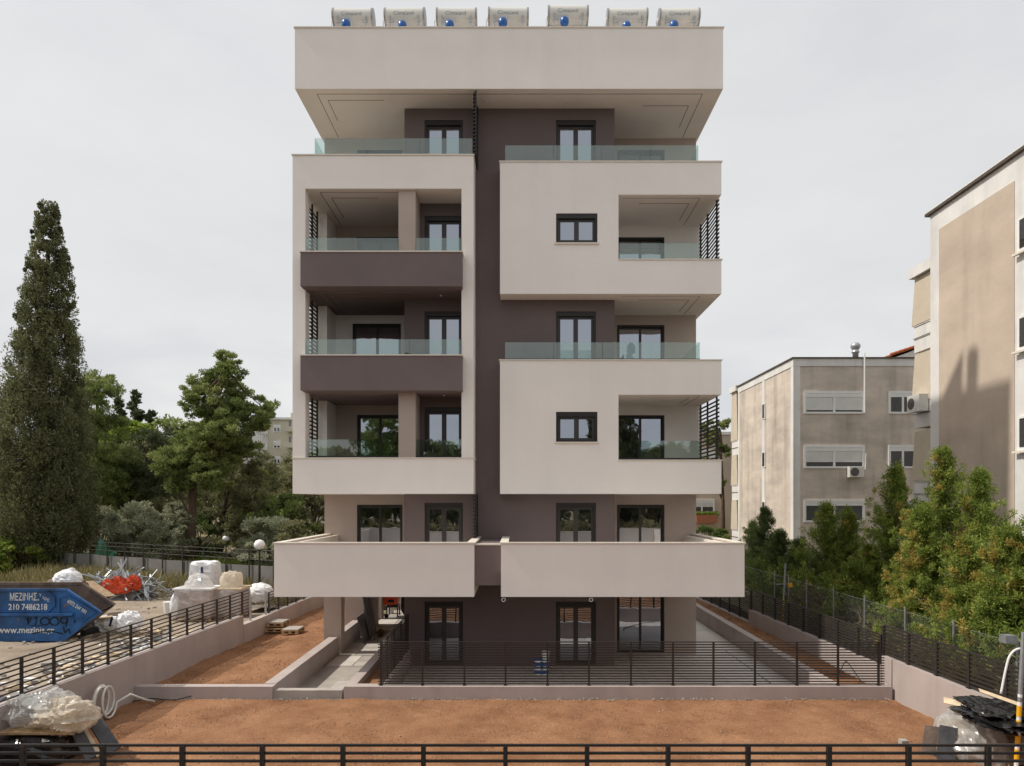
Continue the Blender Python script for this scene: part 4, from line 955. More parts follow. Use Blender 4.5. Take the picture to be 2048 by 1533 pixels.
o = link('dry_brush', leafmesh('dry_brush', C, np.tile([.35, .45, .35], (k, 1)), 26, .55, .014, up=.5, rand=1, seed=71, tint=rg.random(k)), 'twig'); tag(o, 'tangle of dry brown brush under the hedge', 'brush', kind='stuff')
k = 460; C = np.stack([rg.uniform(10.6, 12.2, k), rg.uniform(12, 34, k), rg.uniform(.5, 2.5, k)], 1)
o = link('hedge_undergrowth', leafmesh('hedge_undergrowth', C, np.tile([.45, .5, .4], (k, 1)), 60, .12, .04, up=.4, seed=72, tint=rg.random(k)), 'hedgeleaf'); tag(o, 'leafy green undergrowth at the foot of the conifers', 'undergrowth', kind='stuff')
pine('pine showing between the new building and the stained block', 1446, 52, [(1440, 850, 18, 0), (1425, 880, 20, 0), (1448, 905, 16, 0), (1430, 940, 16, 0), (1440, 880, 14, 1), (1415, 920, 20, 0), (1412, 860, 22, 1), (1440, 965, 10, 0)], 81, per=80, L=.3, r0=.22)
for i, (px, Y, top, w_, lb) in enumerate(((1410, 50, 1050, 3.2, 'dark bush below the flower box'), (1450, 46, 1055, 2.6, 'dark bush beside the far slat fence'))):
    broad(lb, PX(px, Y), Y, .4, PZ(top, Y)-.4, w_, 82+i, 'hedgedark', nc=40, per=140, L=.2, Wd=.08, name='bush', cat='bush', base=.03)

# across the street, behind the viewpoint: what the window panes mirror
for x, y, h, r, sd_, lb in ((7.0, -17, 15, 1.3, 91, 'tall slim cypress across the street mirrored in the right windows'), (10.5, -20, 19, 1.6, 92, 'taller cypress across the street mirrored in the right windows'), (-9.5, -18, 17, 1.5, 93, 'cypress across the street mirrored in the left windows'), (16, -16, 13, 1.4, 94, 'rightmost cypress across the street')):
    cypress(lb, x, y, .9, h, [(0, .3), (.06, r*.8), (.3, r), (.6, r*.8), (.85, r*.45), (1, .1)], sd_, nc=420, per=40, L=.4, Wd=.2)
for x, y, h, w_, sd_, m_, lb in ((-14.5, -24, 15, 9, 194, 'pineleaf', 'tallest broad tree across the street mirrored in the left wing'), (-8.5, -23, 10.5, 9.5, 195, 'drableaf', 'dense tree across the street opposite the left wing'), (8.5, -23, 11, 10, 196, 'pineleaf', 'dense tree across the street opposite the right wing'), (15, -25, 10, 10, 197, 'drableaf', 'dense tree across the street near the cypresses'), (-2.5, -20, 7.5, 7, 198, 'pineleaf', 'small tree across the street opposite the core'), (-26, -24, 10, 11, 199, 'drableaf', 'far left tree across the street'), (-17, -19, 9.5, 9, 95, 'pineleaf', 'broad tree across the street opposite the yard'), (1, -24, 8.5, 10, 96, 'drableaf', 'broad tree across the street opposite the entrance'), (21, -22, 9, 9, 97, 'pineleaf', 'broad tree across the street opposite the conifers')):
    broad(lb, x, y, .9, h, w_, sd_, m_, nc=70, per=110, L=.55, Wd=.3, base=.1)
rg = np.random.default_rng(98); k = 420; C = np.stack([rg.uniform(-26, 26, k), rg.uniform(-15.5, -13.5, k), rg.uniform(.9, 3.4, k)], 1)
o = link('verge_bushes', leafmesh('verge_bushes', C, np.tile([.7, .6, .6], (k, 1)), 50, .4, .16, up=.6, seed=98, tint=rg.random(k)), 'weedleaf'); tag(o, 'dry scrub along the far side of the street', 'scrub', kind='stuff')

# ================================================================== SITE CLUTTER
def crumple(c, rx, ry, rz, seed, amp=.28, fq=2.2, lo=-1.0, box=0.0, nu=30, nv=16):
    """creased closed lump: rounded (box=0) to boxy (box=1), cut flat at lo"""
    b = MB(); c = Vector(c); off = Vector((seed*3.7, seed*1.3, seed*2.1))
    for j in range(nv+1):
        th = math.pi*j/nv
        for i in range(nu):
            ph = 2*math.pi*i/nu; d = Vector((math.sin(th)*math.cos(ph), math.sin(th)*math.sin(ph), math.cos(th)))
            k = 1/max(abs(d.x), abs(d.y), abs(d.z)); d2 = d*(1-box)+d*k*box
            q = d*fq+off; n_ = .35-abs(noise.noise(q))*1.6+.2-abs(noise.noise(q*2.3+off))*.75+noise.noise(q*6)*.10
            p = d2*(1+n_*amp); p.z = max(p.z, lo)
            b.v.append((c.x+p.x*rx, c.y+p.y*ry, c.z+p.z*rz))
    for j in range(nv):
        for i in range(nu): b.f.append((j*nu+i, (j+1)*nu+i, (j+1)*nu+(i+1)%nu, j*nu+(i+1)%nu))
    return b
def put(b, name, m, label, cat, group=None, smooth=False):
    return tag(b.build(name, m, smooth=smooth), label, cat, group)

# --- blue skip
SY, SZ = 21.9, .80
sk = thing('skip_container', 'blue steel rubbish skip with white lettering and black graffiti', 'skip', (-16.9, SY+.95, SZ))
xc = -16.9; r_ = [(PX(135, SY), PZ(1180, SY)), (PX(203, SY), PZ(1225, SY)), (PX(128, SY), PZ(1283, SY))]
outl = r_ + [(2*xc-x, z) for x, z in reversed(r_)]
MB().prism(outl, SY, SY+.05).build('side_plate', 'skipblue', sk)
far = [(x-.32*(1 if x > xc else -1), z+.02) for x, z in outl]
MB().prism(far, SY+1.2, SY+1.25).build('side_plate', 'skipblue', sk)
MB().prism([(x*.998+xc*.002, z-.03 if z > 1 else z+.05) for x, z in far], SY+1.185, SY+1.198).build('inner_lining', 'skiprust', sk)
MB().box(2*xc-r_[2][0]+.33, r_[2][0]-.33, SY+.05, SY+1.19, SZ+.02, SZ+.08).build('floor', 'skiprust', sk)
for s in (1, -1):
    a, c = r_[1], r_[2]; f_ = lambda q: (q[0] if s > 0 else 2*xc-q[0])
    b = MB(); k_ = .32*s; b.quad((f_(c), SY+.05, c[1]), (f_(a), SY+.05, a[1]), (f_(a)-k_, SY+1.2, a[1]), (f_(c)-k_, SY+1.2, c[1])); b.quad((f_(c)-.05*s, SY+.05, c[1]+.02), (f_(c)-.05*s-k_, SY+1.2, c[1]+.02), (f_(a)-.05*s-k_, SY+1.2, a[1]+.03), (f_(a)-.05*s, SY+.05, a[1]+.03))
    b.build('end_plate', 'skiprust', sk)
b = MB(); z1 = r_[0][1]
b.bar((2*xc-r_[0][0], SY-.01, z1), (r_[0][0], SY-.01, z1), .09, .07); b.bar((r_[0][0], SY-.01, z1), (r_[1][0], SY-.01, r_[1][1]), .09, .05); b.build('rim', 'skipblue', sk)
b = MB(); b.bar((r_[0][0]-.32, SY+1.22, z1+.05), (r_[1][0]-.3, SY+1.22, r_[1][1]+.06), .10, .08); b.bar((2*xc-r_[0][0]+.32, SY+1.22, z1+.05), (r_[0][0]-.32, SY+1.22, z1+.05), .10, .10); b.build('rim', 'skiprust', sk)
def ring(px_pts, w=.035):
    b = MB(); pts = [P(x, y, SY)+Vector((0, -.022, 0)) for x, y in px_pts]
    for p, q in zip(pts, pts[1:]+pts[:1]): b.bar(p, q, .04, w)
    b.build('panel_rib', 'skipblue', sk)
ring([(-40, 1182), (98, 1184), (110, 1194), (110, 1212), (97, 1224), (-40, 1222)]); ring([(119, 1197), (137, 1192), (193, 1224), (170, 1240), (119, 1232)], .025)
b = MB(); b.bar(P(-60, 1229, SY)+Vector((0,-.05,0)), P(148, 1229, SY)+Vector((0,-.05,0)), .10, .07); b.build('stiffener', 'skipblue', sk)
MB().tube([P(150, 1272, SY)+Vector((0, .4, 0)), P(150, 1272, SY)+Vector((0, 1.1, 0))], .1, 10).build('roller', 'sprayblack', sk)
def flat(px, py, ang=0, y=SY-.006):
    c = P(px, py, SY); ca, sa = math.cos(R(ang)), math.sin(R(ang))
    return lambda u, v: Vector((c.x+u*ca-v*sa, y, c.z+u*sa+v*ca))
def wtext(body, px, py, wpx, size, m, ang=0, bold=.006, parent=None):
    cu = text_obj('lettering', body, size, lambda u, v: Vector((u, v, 0)), m, parent or sk, bold=bold)
    xs = [v.co.x for v in cu.data.vertices]; k = (wpx*SY/F)/(max(xs)-min(xs)); mid = (max(xs)+min(xs))/2; fn = flat(px, py, ang)
    for v in cu.data.vertices: v.co = fn((v.co.x-mid)*k, v.co.y)
wtext('ΜΕΖΙΝΗΣ', 47, 1195, 54, .33, 'paintwhite'); wtext('210 7486218', 56, 1215, 78, .27, 'paintwhite'); wtext('www.mezinis.gr', 52, 1261, 114, .28, 'paintwhite')
wtext('6972 244 991', 154, 1214, 43, .17, 'paintwhite', -33, .004)
for ch, px, py in (('Υ', 81, 1191), ('Ι', 86.5, 1196), ('Ο', 91, 1198.5), ('Σ', 96.5, 1201)): wtext(ch, px, py, 1.5 if ch == 'Ι' else 5, .12, 'paintwhite', 0, .003)
wtext('&', 77, 1200, 3.5, .08, 'paintwhite', 0, .002)
def stroke(pts, w=.03):
    b = MB(); q = [P(x, y, SY)+Vector((0, -.012, 0)) for x, y in pts]
    for p, n_ in zip(q, q[1:]): b.bar(p, n_, .008, w)
    b.build('graffiti', 'sprayblack', sk)
ell = lambda cx, cy, a, c: [(cx+a*math.cos(i*.55), cy+c*math.sin(i*.55)) for i in range(12)]
stroke([(52, 1236), (58, 1246), (63, 1235)]); stroke([(57, 1234), (56, 1250)]); stroke([(68, 1238), (74, 1234), (71, 1251)]); stroke(ell(90, 1243, 9, 7.5), .035); stroke(ell(109, 1243, 9, 8), .035)
stroke(ell(128, 1241, 7, 6), .035); stroke([(135, 1237), (132, 1254)], .035); stroke([(60, 1252), (84, 1252)], .02); stroke([(64, 1267), (100, 1262), (126, 1268)], .03); stroke([(127, 1254), (130, 1266), (138, 1258), (141, 1268)], .03); stroke([(149, 1240), (150, 1246)], .05)

# --- scrap heap
hc = P(240, 1193, 32.0)
sh = thing('scrap_heap', 'tangled heap of grey metal profiles behind the skip', 'scrap heap', (hc.x, hc.y, .8))
rods = [MB().bar((-L/2, 0, 0), (L/2, 0, 0), w_, h_).mesh('metal_profile') for L, w_, h_ in ((1.6, .06, .04), (1.1, .08, .04), (2.1, .05, .05), (.8, .12, .02))]
random.seed(12)
for i in range(170):
    f = random.gauss(0, .45); hz_ = .1+1.05*random.random()*max(0, 1-abs(f)*.8)
    o = link('metal_profile', rods[i % 4], 'galv', None, (hc.x+f*2.0, hc.y+random.uniform(-.9, .7), .85+hz_)); o.rotation_euler = (random.uniform(-.4, .4), random.uniform(-.75, .75)*(1 if random.random() < .6 else 1.4), random.uniform(-1.2, 1.2)); attach(o, sh)
crumple((hc.x-.1, hc.y, .9), 1.5, .9, .65, 4, .5, lo=-.2).build('core_rubble', 'concrete', sh)
put(crumple(P(234, 1172, 31.0), .62, .14, .36, 7, .55, fq=2.6, nu=44, nv=26), 'plastic_net', 'orange', 'bright orange safety net lying in the scrap heap', 'net')
put(crumple(P(268, 1167, 31.2), .30, .12, .34, 8, .55, fq=2.6, nu=44, nv=26), 'plastic_net', 'orange', 'smaller orange net at the right end of the scrap', 'net')
put(MB().poly([P(163, 1163, 27.5), P(186, 1162, 27.8), P(232, 1192, 26.6), P(180, 1196, 26.2)]).poly([P(180, 1197, 26.2), P(232, 1194, 26.6), P(186, 1165, 27.8), P(163, 1166, 27.5)]), 'old_carpet', 'carpet', 'brown old carpet slumped between skip and scrap heap', 'carpet')
put(crumple((hc.x-2.6, 26.5, .8), 1.6, 1.0, 1.1, 15, .3, lo=0), 'rubble_mound', 'yarddirt', 'low earth mound behind the skip', 'mound')
# --- sacks
sc = P(136, 1158, 24.4)
sa = thing('white_sack', 'tied white sack standing behind the skip rim', 'sack', (sc.x, sc.y, sc.z-.4))
crumple(sc, .46, .4, .33, 21, .16).build('bag', 'sackwhite', sa); crumple(P(143, 1142, 24.4), .13, .1, .11, 22, .3).build('tied_neck', 'sackwhite', sa)
put(crumple(P(133, 1180, 24.6), .7, .6, .5, 23, .3), 'rubble_mound', 'skiprust', 'rusty scrap pile under the tied white sack', 'mound')
s1 = put(crumple(P(205, 1250, 23.6), .62, .5, .3, 24, .3), 'white_sack', 'sackwhite', 'flat white sack with dark print beside the skip', 'sack')
MB().obox(P(222, 1244, 23.05), Vector((.3,0,1)).normalized(), Vector((0,1,0)), Vector((1,0,-.3)).normalized(), .16, .02, .03).build('print_stripe', 'strap', s1)
put(MB().bar(P(190, 1238, 23.2), P(224, 1234, 23.4), .35, .05), 'foam_board', 'plywood', 'pale foam board lying on the flat sack', 'board')
put(crumple(P(258, 1245, 22.9), .42, .4, .36, 25, .4), 'white_sack', 'sackwhite', 'crumpled upright white sack right of the flat one', 'sack')
put(crumple(P(290, 1300, 18.6), .12, .12, .16, 26, .3), 'white_sack', 'sackwhite', 'small white sack close behind the left railing', 'sack')
# --- wrapped pallets, bags
def pallet_parts(t, x, y, z, w, d, top=None):
    for i in range(5): MB().box(x-w/2+i*w/5+.01, x-w/2+(i+1)*w/5-.01, y-d/2, y+d/2, z+.10, z+.122).build('deck_board', 'timber', t)
    for i in (-1, 0, 1):
        for j in (-1, 0, 1): MB().box(x+i*(w/2-.06)-.05, x+i*(w/2-.06)+.05, y+j*(d/2-.06)-.05, y+j*(d/2-.06)+.05, z+.022, z+.098).build('block', 'timber', t)
        MB().box(x-w/2, x+w/2, y+i*(d/2-.06)-.05, y+i*(d/2-.06)+.05, z, z+.02).build('bottom_board', 'timber', t)
    if top: MB().box(x-w/2+.03, x+w/2-.03, y-d/2+.03, y+d/2-.03, z+.124, z+.16).build('grey_panel', top, t)
for k, (px, Y, w_, hh_, mh, lb) in enumerate(((397, 26.2, 1.42, 1.0, .52, 'larger film-wrapped pallet of bricks with billowing top'), (463, 26.6, 1.12, .95, .62, 'smaller film-wrapped pallet with flat-topped parcel'))):
    x = PX(px, Y); t = thing('wrapped_pallet', lb, 'pallet load', (x, Y, .8))
    pallet_parts(t, x, Y, .8, w_, 1.1)
    for j in range(4): MB().box(x-w_/2+.04, x+w_/2-.04, Y-.5, Y+.5, .95+j*hh_/4, .95+(j+1)*hh_/4-.02).build('brick_layer', 'brickpack', t)
    MB().box(x-w_/2-.03, x+w_/2+.03, Y-.56, Y+.56, .95+hh_, 1.02+hh_).build('lid', 'plywood' if k else 'white', t)
    crumple((x, Y, .95+hh_*.5), w_*.56, .6, hh_*.62, 31+k, .05, box=.75).build('film', 'wrapfilm', t)
    crumple((x, Y, 1.0+hh_), w_*(.36 if k == 0 else .34), .42, mh, 33+k, .16, lo=0, box=.55 if k else .0).build('film_top', 'wrapfilm' if k == 0 else 'plasticcream', t)
x, Y = PX(411, 29.3), 29.3
t = thing('bulk_bag', 'square white bulk bag with dark strap on top of a load', 'bag', (x, Y, 1.5))
crumple((x, Y, PZ(1148, Y)), .54, .5, .56, 36, .06, box=.8).build('bag', 'sackwhite', t); MB().box(x+.06, x+.13, Y-.58, Y-.52, PZ(1163, Y)-.3, PZ(1132, Y)).build('strap', 'strap', t)
put(MB().box(x-.55, x+.6, Y-.5, Y+.5, .8, PZ(1148, Y)-.5), 'brick_stack', 'brickpack', 'stack of bricks under the square bulk bag', 'brick stack')
put(crumple(P(519, 1186, 28.2), .56, .5, .40, 37, .14), 'bulk_bag', 'sackwhite', 'slumped white bag beside the gate gap', 'bag')
put(crumple(P(352, 1213, 25.8), .2, .25, .5, 38, .2), 'white_sack', 'sackwhite', 'white sack leaning on the larger wrapped pallet', 'sack')
put(MB().lathe(P(337, 1215, 27.0), [(.16, -.2), (.2, .2), (.2, .22)], 14), 'bucket', 'white', 'white bucket left of the wrapped pallets', 'bucket')
put(MB().bar(P(500, 1214, 27.5), P(548, 1214, 29.0), 1.0, .05), 'concrete_slab', 'screed', 'pale slab bridging the gate gap', 'slab')
# --- loose rubble: nobody could count it
def debris(name, label, m, n, seed, area, smin, smax, flat_=.25, z=.8):
    random.seed(seed); b = MB()
    for i in range(n):
        x, y = area(random.random(), random.random()); s_ = random.uniform(smin, smax)
        a = random.random()*6.28; tilt = random.uniform(-.25, .25)
        ax = Vector((math.cos(a), math.sin(a), tilt)).normalized(); ay = Vector((-math.sin(a), math.cos(a), 0)); az = ax.cross(ay)
        b.obox((x, y, z+s_*.12), ax, ay, az, s_*random.uniform(.5, 1.3), s_*random.uniform(.15, .6), s_*flat_*random.uniform(.2, .6))
    o = b.build(name, m); return tag(o, label, 'rubble', kind='stuff')
def ar(u, v):
    c = random.choice((13.6, 15.2, 16.5, 18.1, 19.0, 20.3, 21.6, 22.4)); y = c+random.gauss(0, .7); return (lx(y)-.35-abs(random.gauss(0, 1.3)), y)
debris('timber_scraps', 'splintered timber scraps strewn behind the left railing', 'plywood', 190, 41, ar, .05, .3)
debris('plaster_scraps', 'broken white plasterboard strewn behind the left railing', 'white', 120, 42, ar, .05, .26)
debris('stone_rubble', 'grey stone rubble strewn over the yard', 'concrete', 260, 43, ar, .03, .22, .6)
debris('dark_scraps', 'dark scraps strewn behind the left railing', 'slate', 90, 44, ar, .05, .28)
debris('blue_scraps', 'blue plastic scraps strewn behind the left railing', 'tankcap', 26, 45, ar, .06, .25)
debris('stone_rubble', 'loose stones scattered about the open yard floor', 'concrete', 500, 46, lambda u, v: (-26+u*15, 17+v*15), .015, .09, .7)
debris('tile_rubble', 'tan broken tiles beside the skip nose', 'plywood', 120, 47, lambda u, v: (-14.6+u*2.4, 22.0+v*2.2), .05, .22, .3)
def pebbles(name, label, m, n, seed, x0, x1, y0, y1, z, s0, s1):
    rg = np.random.default_rng(seed); c = np.stack([rg.uniform(x0, x1, n), rg.uniform(y0, y1, n), np.full(n, z)], 1); s_ = rg.uniform(s0, s1, n)**1.0
    off = np.array([(1,0,0),(0,1,0),(-1,0,0),(0,-1,0),(0,0,.8),(0,0,-.6)])
    V = (c[:, None, :]+off[None]*s_[:, None, None]*rg.uniform(.6, 1.3, (n, 6, 1))).reshape(-1, 3)
    fs = [(0,1,4),(1,2,4),(2,3,4),(3,0,4),(1,0,5),(2,1,5),(3,2,5),(0,3,5)]
    me = bpy.data.meshes.new(name); me.from_pydata(V.tolist(), [], [tuple(6*i+k for k in f_) for i in range(n) for f_ in fs]); me.update()
    return tag(link(name, me, m), label, 'pebbles', kind='stuff')
pebbles('soil_clods', 'small clods of the red front garden soil', 'soil', 9000, 51, -9.6, 9.4, 9.3, 17.2, .283, .005, .018)
pebbles('pebbles', 'pale stone chips scattered in the front garden soil', 'screed', 1500, 52, -9.6, 9.4, 9.3, 17.2, .29, .004, .020)
pebbles('soil_clods', 'soil clods of the side strip', 'soil', 2600, 53, -9.4, -6.6, 17.6, 32, .443, .006, .024)
pebbles('pebbles', 'stone chips on the side strip soil', 'screed', 340, 54, -9.4, -6.6, 17.6, 32, .45, .005, .018)
pebbles('pebbles', 'plaster crumbs along the foot of the terrace kerb', 'screed', 420, 55, -9.4, 9.4, 17.12, 17.29, .31, .006, .028)
pebbles('soil_clods', 'soil clods of the narrow right bed', 'soil', 500, 56, 8.3, 9.3, 17.8, 32, .43, .01, .04)
# --- small pallets on the side strip
for x, y, z, w_, d_, tp, lb in ((-8.98, 25.6, .47, .72, .85, None, 'lower pallet of the small stack by the left wall'), (-8.98, 25.65, .66, .62, .8, 'screed', 'upper pallet of the small stack, topped with a panel'), (-8.28, 25.2, .47, .62, .8, 'screed', 'single pallet right of the stack with grey panel on it')):
    t = thing('wood_pallet', lb, 'pallet', (x, y, z)); pallet_parts(t, x, y, z, w_, d_, tp)
# --- passage: boards, machine, bucket
wallbox('passage_wall', 'low taupe wall closing the far end of the passage', (-9.2, 33.2), (-5.55, 33.2), .25, 0, .95)
t = thing('leaning_boards', 'grey boards leaning on the second passage column', 'boards', (-5.7, 26.2, 0))
for y0, y1, za, zb, xo in ((25.3, 26.5, .02, 1.0, 0), (26.1, 27.3, .03, 1.75, .05)):
    b = MB(); pts = [(-5.66+xo, y0, za), (-5.66+xo, y1, za), (-5.94+xo*.3, y1, zb), (-5.94+xo*.3, y0, zb)]; q = [(x-.03, y, z) for x, y, z in pts]
    b.poly(pts); b.poly(q[::-1])
    for i in range(4): b.quad(pts[i], q[i], q[(i+1) % 4], pts[(i+1) % 4])
    b.build('board', 'boardgrey', t)
put(MB().bar((-5.45, 26.0, .02), (-5.92, 26.8, 2.1), .04, .04), 'steel_bar', 'skiprust', 'thin bar leaning beside the grey boards', 'bar')
mx0, my = -5.85, 31.3
t = thing('plaster_machine', 'orange site machine with hopper standing at the passage end', 'machine', (mx0, my, 0))
b = MB(); b.prism([(mx0-.18, .58), (mx0+.38, .62), (mx0+.5, 1.25), (mx0-.38, 1.2)], my-.35, my+.35); b.build('hopper', 'orange', t)
MB().box(mx0-.1, mx0+.42, my-.36, my+.3, .48, .57).build('frame', 'darkframe', t)
for dx, dy in ((-.08, -.3), (.4, -.3), (-.08, .25), (.4, .25)): MB().bar((mx0+dx, my+dy, .05), (mx0+dx, my+dy, .5), .05, .05).build('leg', 'darkframe', t)
MB().lathe((mx0-.08, my-.42, .11), [(.1, 0), (.1, .06)], 12, 'y').build('wheel', 'sprayblack', t)
MB().box(mx0-.02, mx0+.25, my-.385, my-.37, .72, .84).build('label_plate', 'sprayblack', t)
put(crumple((mx0+.95, my, .62), .42, .4, .72, 61, .25), 'black_tarpaulin', 'blackplastic', 'black tarpaulin bundle beside the orange machine', 'tarpaulin')
put(MB().lathe((-6.0, 32.2, 0), [(.15, 0), (.19, .38), (.2, .4)], 14), 'bucket', 'white', 'white bucket at the dark passage end', 'bucket')
put(crumple((-5.35, 26.7, .15), .12, .16, .14, 63, .8), 'plant_tuft', 'goldleaf', 'dry plant tuft lying by the leaning boards', 'plant')
# --- paint buckets on the terrace
for i, (px, k, lb) in enumerate(((1076, 0, 'lower bucket of the short paint stack'), (1076, 1, 'upper bucket of the short paint stack'), (1091, 0, 'bottom bucket of the tall paint stack'), (1091, 1, 'middle bucket of the tall paint stack'), (1091, 2, 'top plain bucket of the tall paint stack'))):
    x, y = PX(px, 20.9), 20.9+.05*(i % 2); z = .005+k*.235
    t = thing('paint_bucket', lb, 'bucket', (x, y, z), 'paint buckets on the terrace')
    MB().lathe((x, y, z), [(.10, 0), (.118, .2)], 18).build('tub', 'white', t); MB().lathe((x, y, z+.2), [(.124, 0), (.124, .028)], 18).build('lid', 'white' if k == 2 else 'bluevessel', t)
    if k < 2: MB().lathe((x, y, z+.05), [(.1085, 0), (.1155, .09)], 18).build('print_band', 'bluevessel', t)
# --- cables
def cable(pts, label, r=.012, m='sprayblack', name='cable', cat='cable'):
    P_ = [Vector(p) for p in pts]; o = []
    for i in range(len(P_)-1):
        p0, p1, p2, p3 = P_[max(i-1, 0)], P_[i], P_[i+1], P_[min(i+2, len(P_)-1)]
        for k in range(6):
            u = k/6; o.append(.5*((2*p1)+(p2-p0)*u+(2*p0-5*p1+4*p2-p3)*u*u+(3*p1-p0-3*p2+p3)*u**3))
    o.append(P_[-1]); return put(MB().tube(o, r, 7), name, m, label, cat, smooth=True)
cable([(4.35, 19.8, .02), (4.5, 19.2, .02), (5.0, 18.6, .02), (5.6, 18.0, .02), (6.3, 17.9, .02), (7.3, 18.4, .02), (7.7, 18.0, .02)], 'black cable snaking over the terrace tiles behind the railing')
cable([(8.35, 18.4, .66), (8.5, 18.1, .72), (8.75, 18.3, .95), (9.0, 18.6, .9), (9.15, 18.2, .5)], 'black cable loop on the right soil bed')
cable([P(1600, 1390, 16.9), P(1690, 1378, 17.2), P(1750, 1385, 17.0)][0:0] or [(-9.55, 16.9, .33), (-9.2, 17.1, .36), (-8.6, 17.0, .35), (-8.2, 17.18, .40)], 'dark cable end lying by the low left kerb')
# --- white hose coil on the left wall
hx, hy, hz0 = lx(15.75)+.10, 15.75, .70; pts = []
random.seed(3)
for i in range(70):
    a = i*.36; rr = .33+.035*math.sin(i*.21)+.02*math.sin(i*.9); sh_ = i/70
    pts.append((hx+.02+.22*sh_+.05*math.sin(a*1.0)+.12*(1-math.sin(a))*.5, hy-.1+math.cos(a)*rr*.9+.12*math.sin(i*.13), hz0+math.sin(a)*rr*1.02))
pts += [(hx+.5, hy+.45, .72), (hx+.62, hy+.85, .48), (hx+.7, hy+1.15, .34)]
put(MB().tube(pts, .027, 7), 'hose_coil', 'hosewhite', 'coiled white hose leaning on the left boundary wall', 'hose', smooth=True)
# --- heap in the left front corner
t = thing('wrapped_bundle', 'black plastic wrapped bundle on boards in the left front corner', 'bundle', (-9.2, 13.3, .3))
crumple((-9.22, 13.25, .58), .62, .55, .30, 71, .12, box=.6).build('black_wrap', 'blackplastic', t); MB().box(-9.8, -8.5, 12.85, 13.9, .90, .94).build('wood_board', 'timber', t)
put(crumple((-9.32, 13.45, 1.22), .62, .50, .34, 72, .42, fq=1.5, nu=70, nv=40), 'plastic_sheet', 'plasticclear', 'crumpled clear plastic sheet on the left corner heap', 'plastic sheet')
put(crumple((-8.82, 13.3, 1.12), .50, .44, .32, 73, .55, fq=1.5, nu=70, nv=40), 'plastic_sheet', 'plasticcream', 'creamy crumpled plastic sheet on the left corner heap', 'plastic sheet')
def slabboard(p, q, wv, th, name, m, label, cat='board'):
    p, q, wv = Vector(p), Vector(q), Vector(wv); n_ = (q-p).cross(wv).normalized()*th; b = MB(); a = [p, q, q+wv, p+wv]; c = [v+n_ for v in a]
    b.poly(a); b.poly(c[::-1])
    for i in range(4): b.quad(a[i], c[i], c[(i+1) % 4], a[(i+1) % 4])
    return put(b, name, m, label, cat)
slabboard((-8.78, 13.75, 1.0), (-8.02, 13.35, .33), (.12, .24, .06), .04, 'dark_board', 'slate', 'broad dark board sloping off the left heap')
slabboard((-8.85, 13.35, .95), (-8.22, 13.0, .33), (.10, .18, .05), .04, 'dark_board', 'slate', 'lower dark board sloping off the left heap')
slabboard((-8.8, 13.55, .98), (-8.1, 13.15, .36), (.05, .07, .04), .035, 'timber_batten', 'plywood', 'pale timber batten between the dark boards', 'batten')
# --- heap in the right front corner
put(crumple((9.06, 13.65, .35), .62, .66, .82, 81, .26, lo=-.1, nu=70, nv=40, fq=1.25), 'plastic_sheet', 'plasticclear', 'translucent plastic sheet over the right corner heap', 'plastic sheet')
put(MB().box(8.75, 9.45, 13.3, 14.2, .28, .78), 'covered_crate', 'plywood', 'crate hidden under the right plastic sheet', 'crate')
put(crumple((9.22, 13.1, 1.20), .55, .9, .20, 82, .5, fq=1.7, nu=70, nv=36), 'black_plastic', 'blackplastic', 'crumpled black plastic on top of the right heap', 'plastic sheet')
slabboard((8.14, 13.25, .30), (8.36, 13.5, .88), (.30, -.08, -.04), .05, 'stone_slab', 'slate', 'dark stone slab leaning against the plastic sheet', 'slab')
slabboard((7.98, 13.5, .30), (8.22, 13.75, .80), (.24, -.06, -.03), .05, 'stone_slab', 'skiprust', 'brown stone slab left of the dark one', 'slab')
put(MB().box(7.86, 8.0, 13.95, 14.1, .29, .40), 'stone_block', 'screed', 'small pale stone at the foot of the slabs', 'stone')
slabboard(P(1888, 1408, 13.9), P(1985, 1430, 13.1), (.12, .2, .06), .025, 'plywood_strip', 'plywood', 'pale plywood strip under the black plastic', 'board')
slabboard(P(1962, 1386, 13.4), P(2040, 1414, 12.5), (.03, .1, .05), .025, 'plywood_strip', 'plywood', 'plywood strip along the right wall top', 'board')
slabboard((9.3, 12.9, .3), (9.2, 13.3, .95), (.45, .1, 0), .03, 'cardboard_sheet', 'carpet', 'brown cardboard beside the right plastic sheet', 'cardboard')
cable([P(2002, 1388, 12.9), P(2012, 1338, 12.9), P(2020, 1312, 12.9), P(2034, 1299, 12.9), P(2056, 1297, 12.9)], 'white bent pipe hooked over the right fence', .022, 'white', 'bent_pipe', 'pipe')
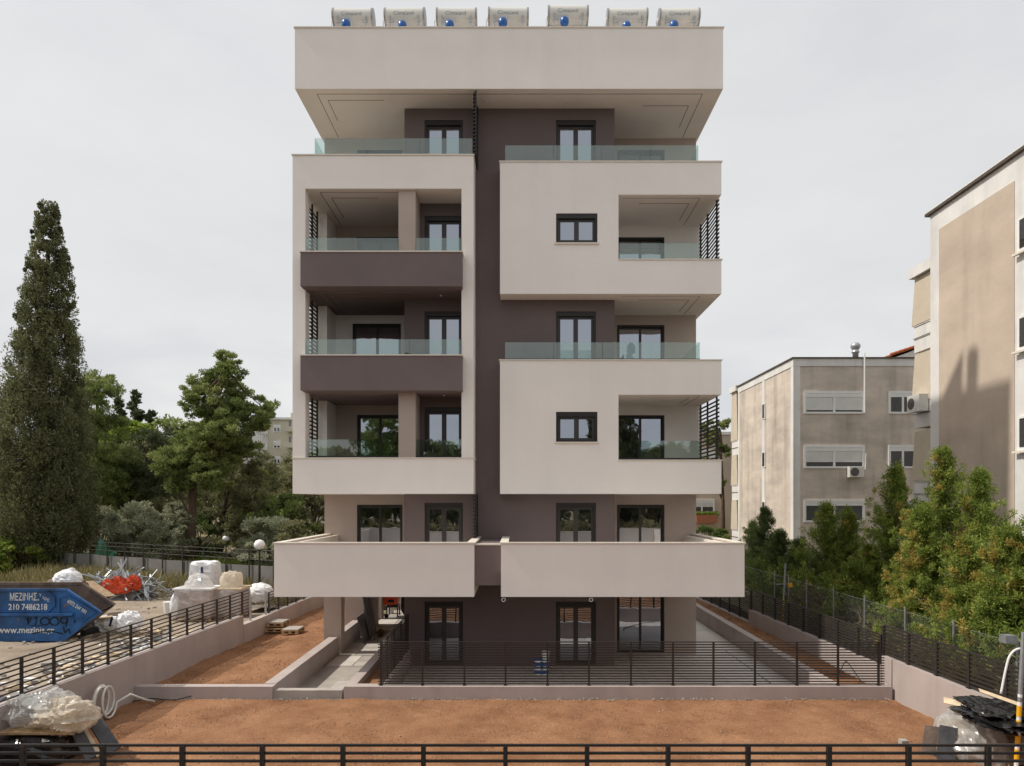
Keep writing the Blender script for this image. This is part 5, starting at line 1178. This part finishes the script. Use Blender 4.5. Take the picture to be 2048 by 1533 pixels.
def spole(A, Bp, r, bands, label):
    A, Bp = Vector(A), Vector(Bp); t = thing('marker_pole', label, 'pole', tuple(A))
    for f0, f1, m in bands: MB().tube([A.lerp(Bp, f0), A.lerp(Bp, f1)], r*(1.0 if m != 'yellow' else 1.12), 10).build('band', m, t, smooth=False)
    return t
bd = [(0, .19, 'white')]; f = .19
for i in range(4): bd += [(f, f+.068, 'yellow'), (f+.068, f+.092, 'white')]; f += .092
bd += [(f, f+.03, 'galv'), (f+.03, f+.05, 'white'), (f+.05, 1, 'galv')]
spole(P(2030, 1580, 12.4)[:], P(2047, 1265, 12.4)[:], .038, bd, 'yellow and white banded steel pole at the right edge')
y2 = 24.6; t = spole(P(1565, 1246, y2)[:], P(1571, 1128, y2)[:], .032, [(0, .12, 'yellow'), (.12, .16, 'white'), (.16, .28, 'yellow'), (.28, .32, 'white'), (.32, .40, 'yellow'), (.40, 1, 'galv')], 'yellow banded steel pole on the rear right wall')
MB().bar(P(1552, 1169, y2), P(1583, 1168, y2), .03, .03).build('crossbar', 'galv', t); MB().box(P(1577, 0, y2).x, P(1584, 0, y2).x, y2-.05, y2+.05, PZ(1174, y2), PZ(1167, y2)).build('clamp', 'yellow', t)
put(MB().box(PX(2012, 13.9), PX(2034, 13.9), 13.9, 14.1, PZ(1288, 13.9), PZ(1272, 13.9)), 'meter_box', 'galv', 'small grey box fixed to the wire mesh fence', 'box')
net = thing('debris_net', 'green debris netting draped over the hoarding', 'net', tuple(P(160, 1120, 41)))
b = MB(); k = 16
for i in range(k+1):
    for j, zz in enumerate((.0, .5, 1.0)):
        px = 105+125*i/k; Yn = 43.2-(43.2-31.5)*(px-60)/540-.5; b.v.append(tuple(P(px, 1145-zz*(38+6*math.sin(i*1.7)+(26 if 11 < i < 15 else 0)), Yn)+Vector((0, .15*math.sin(i*2.3+j*2), 0))))
for i in range(k):
    for j in range(2): b.f.append((i*3+j, (i+1)*3+j, (i+1)*3+j+1, i*3+j+1))
b.build('netting', 'debrisnet', net)
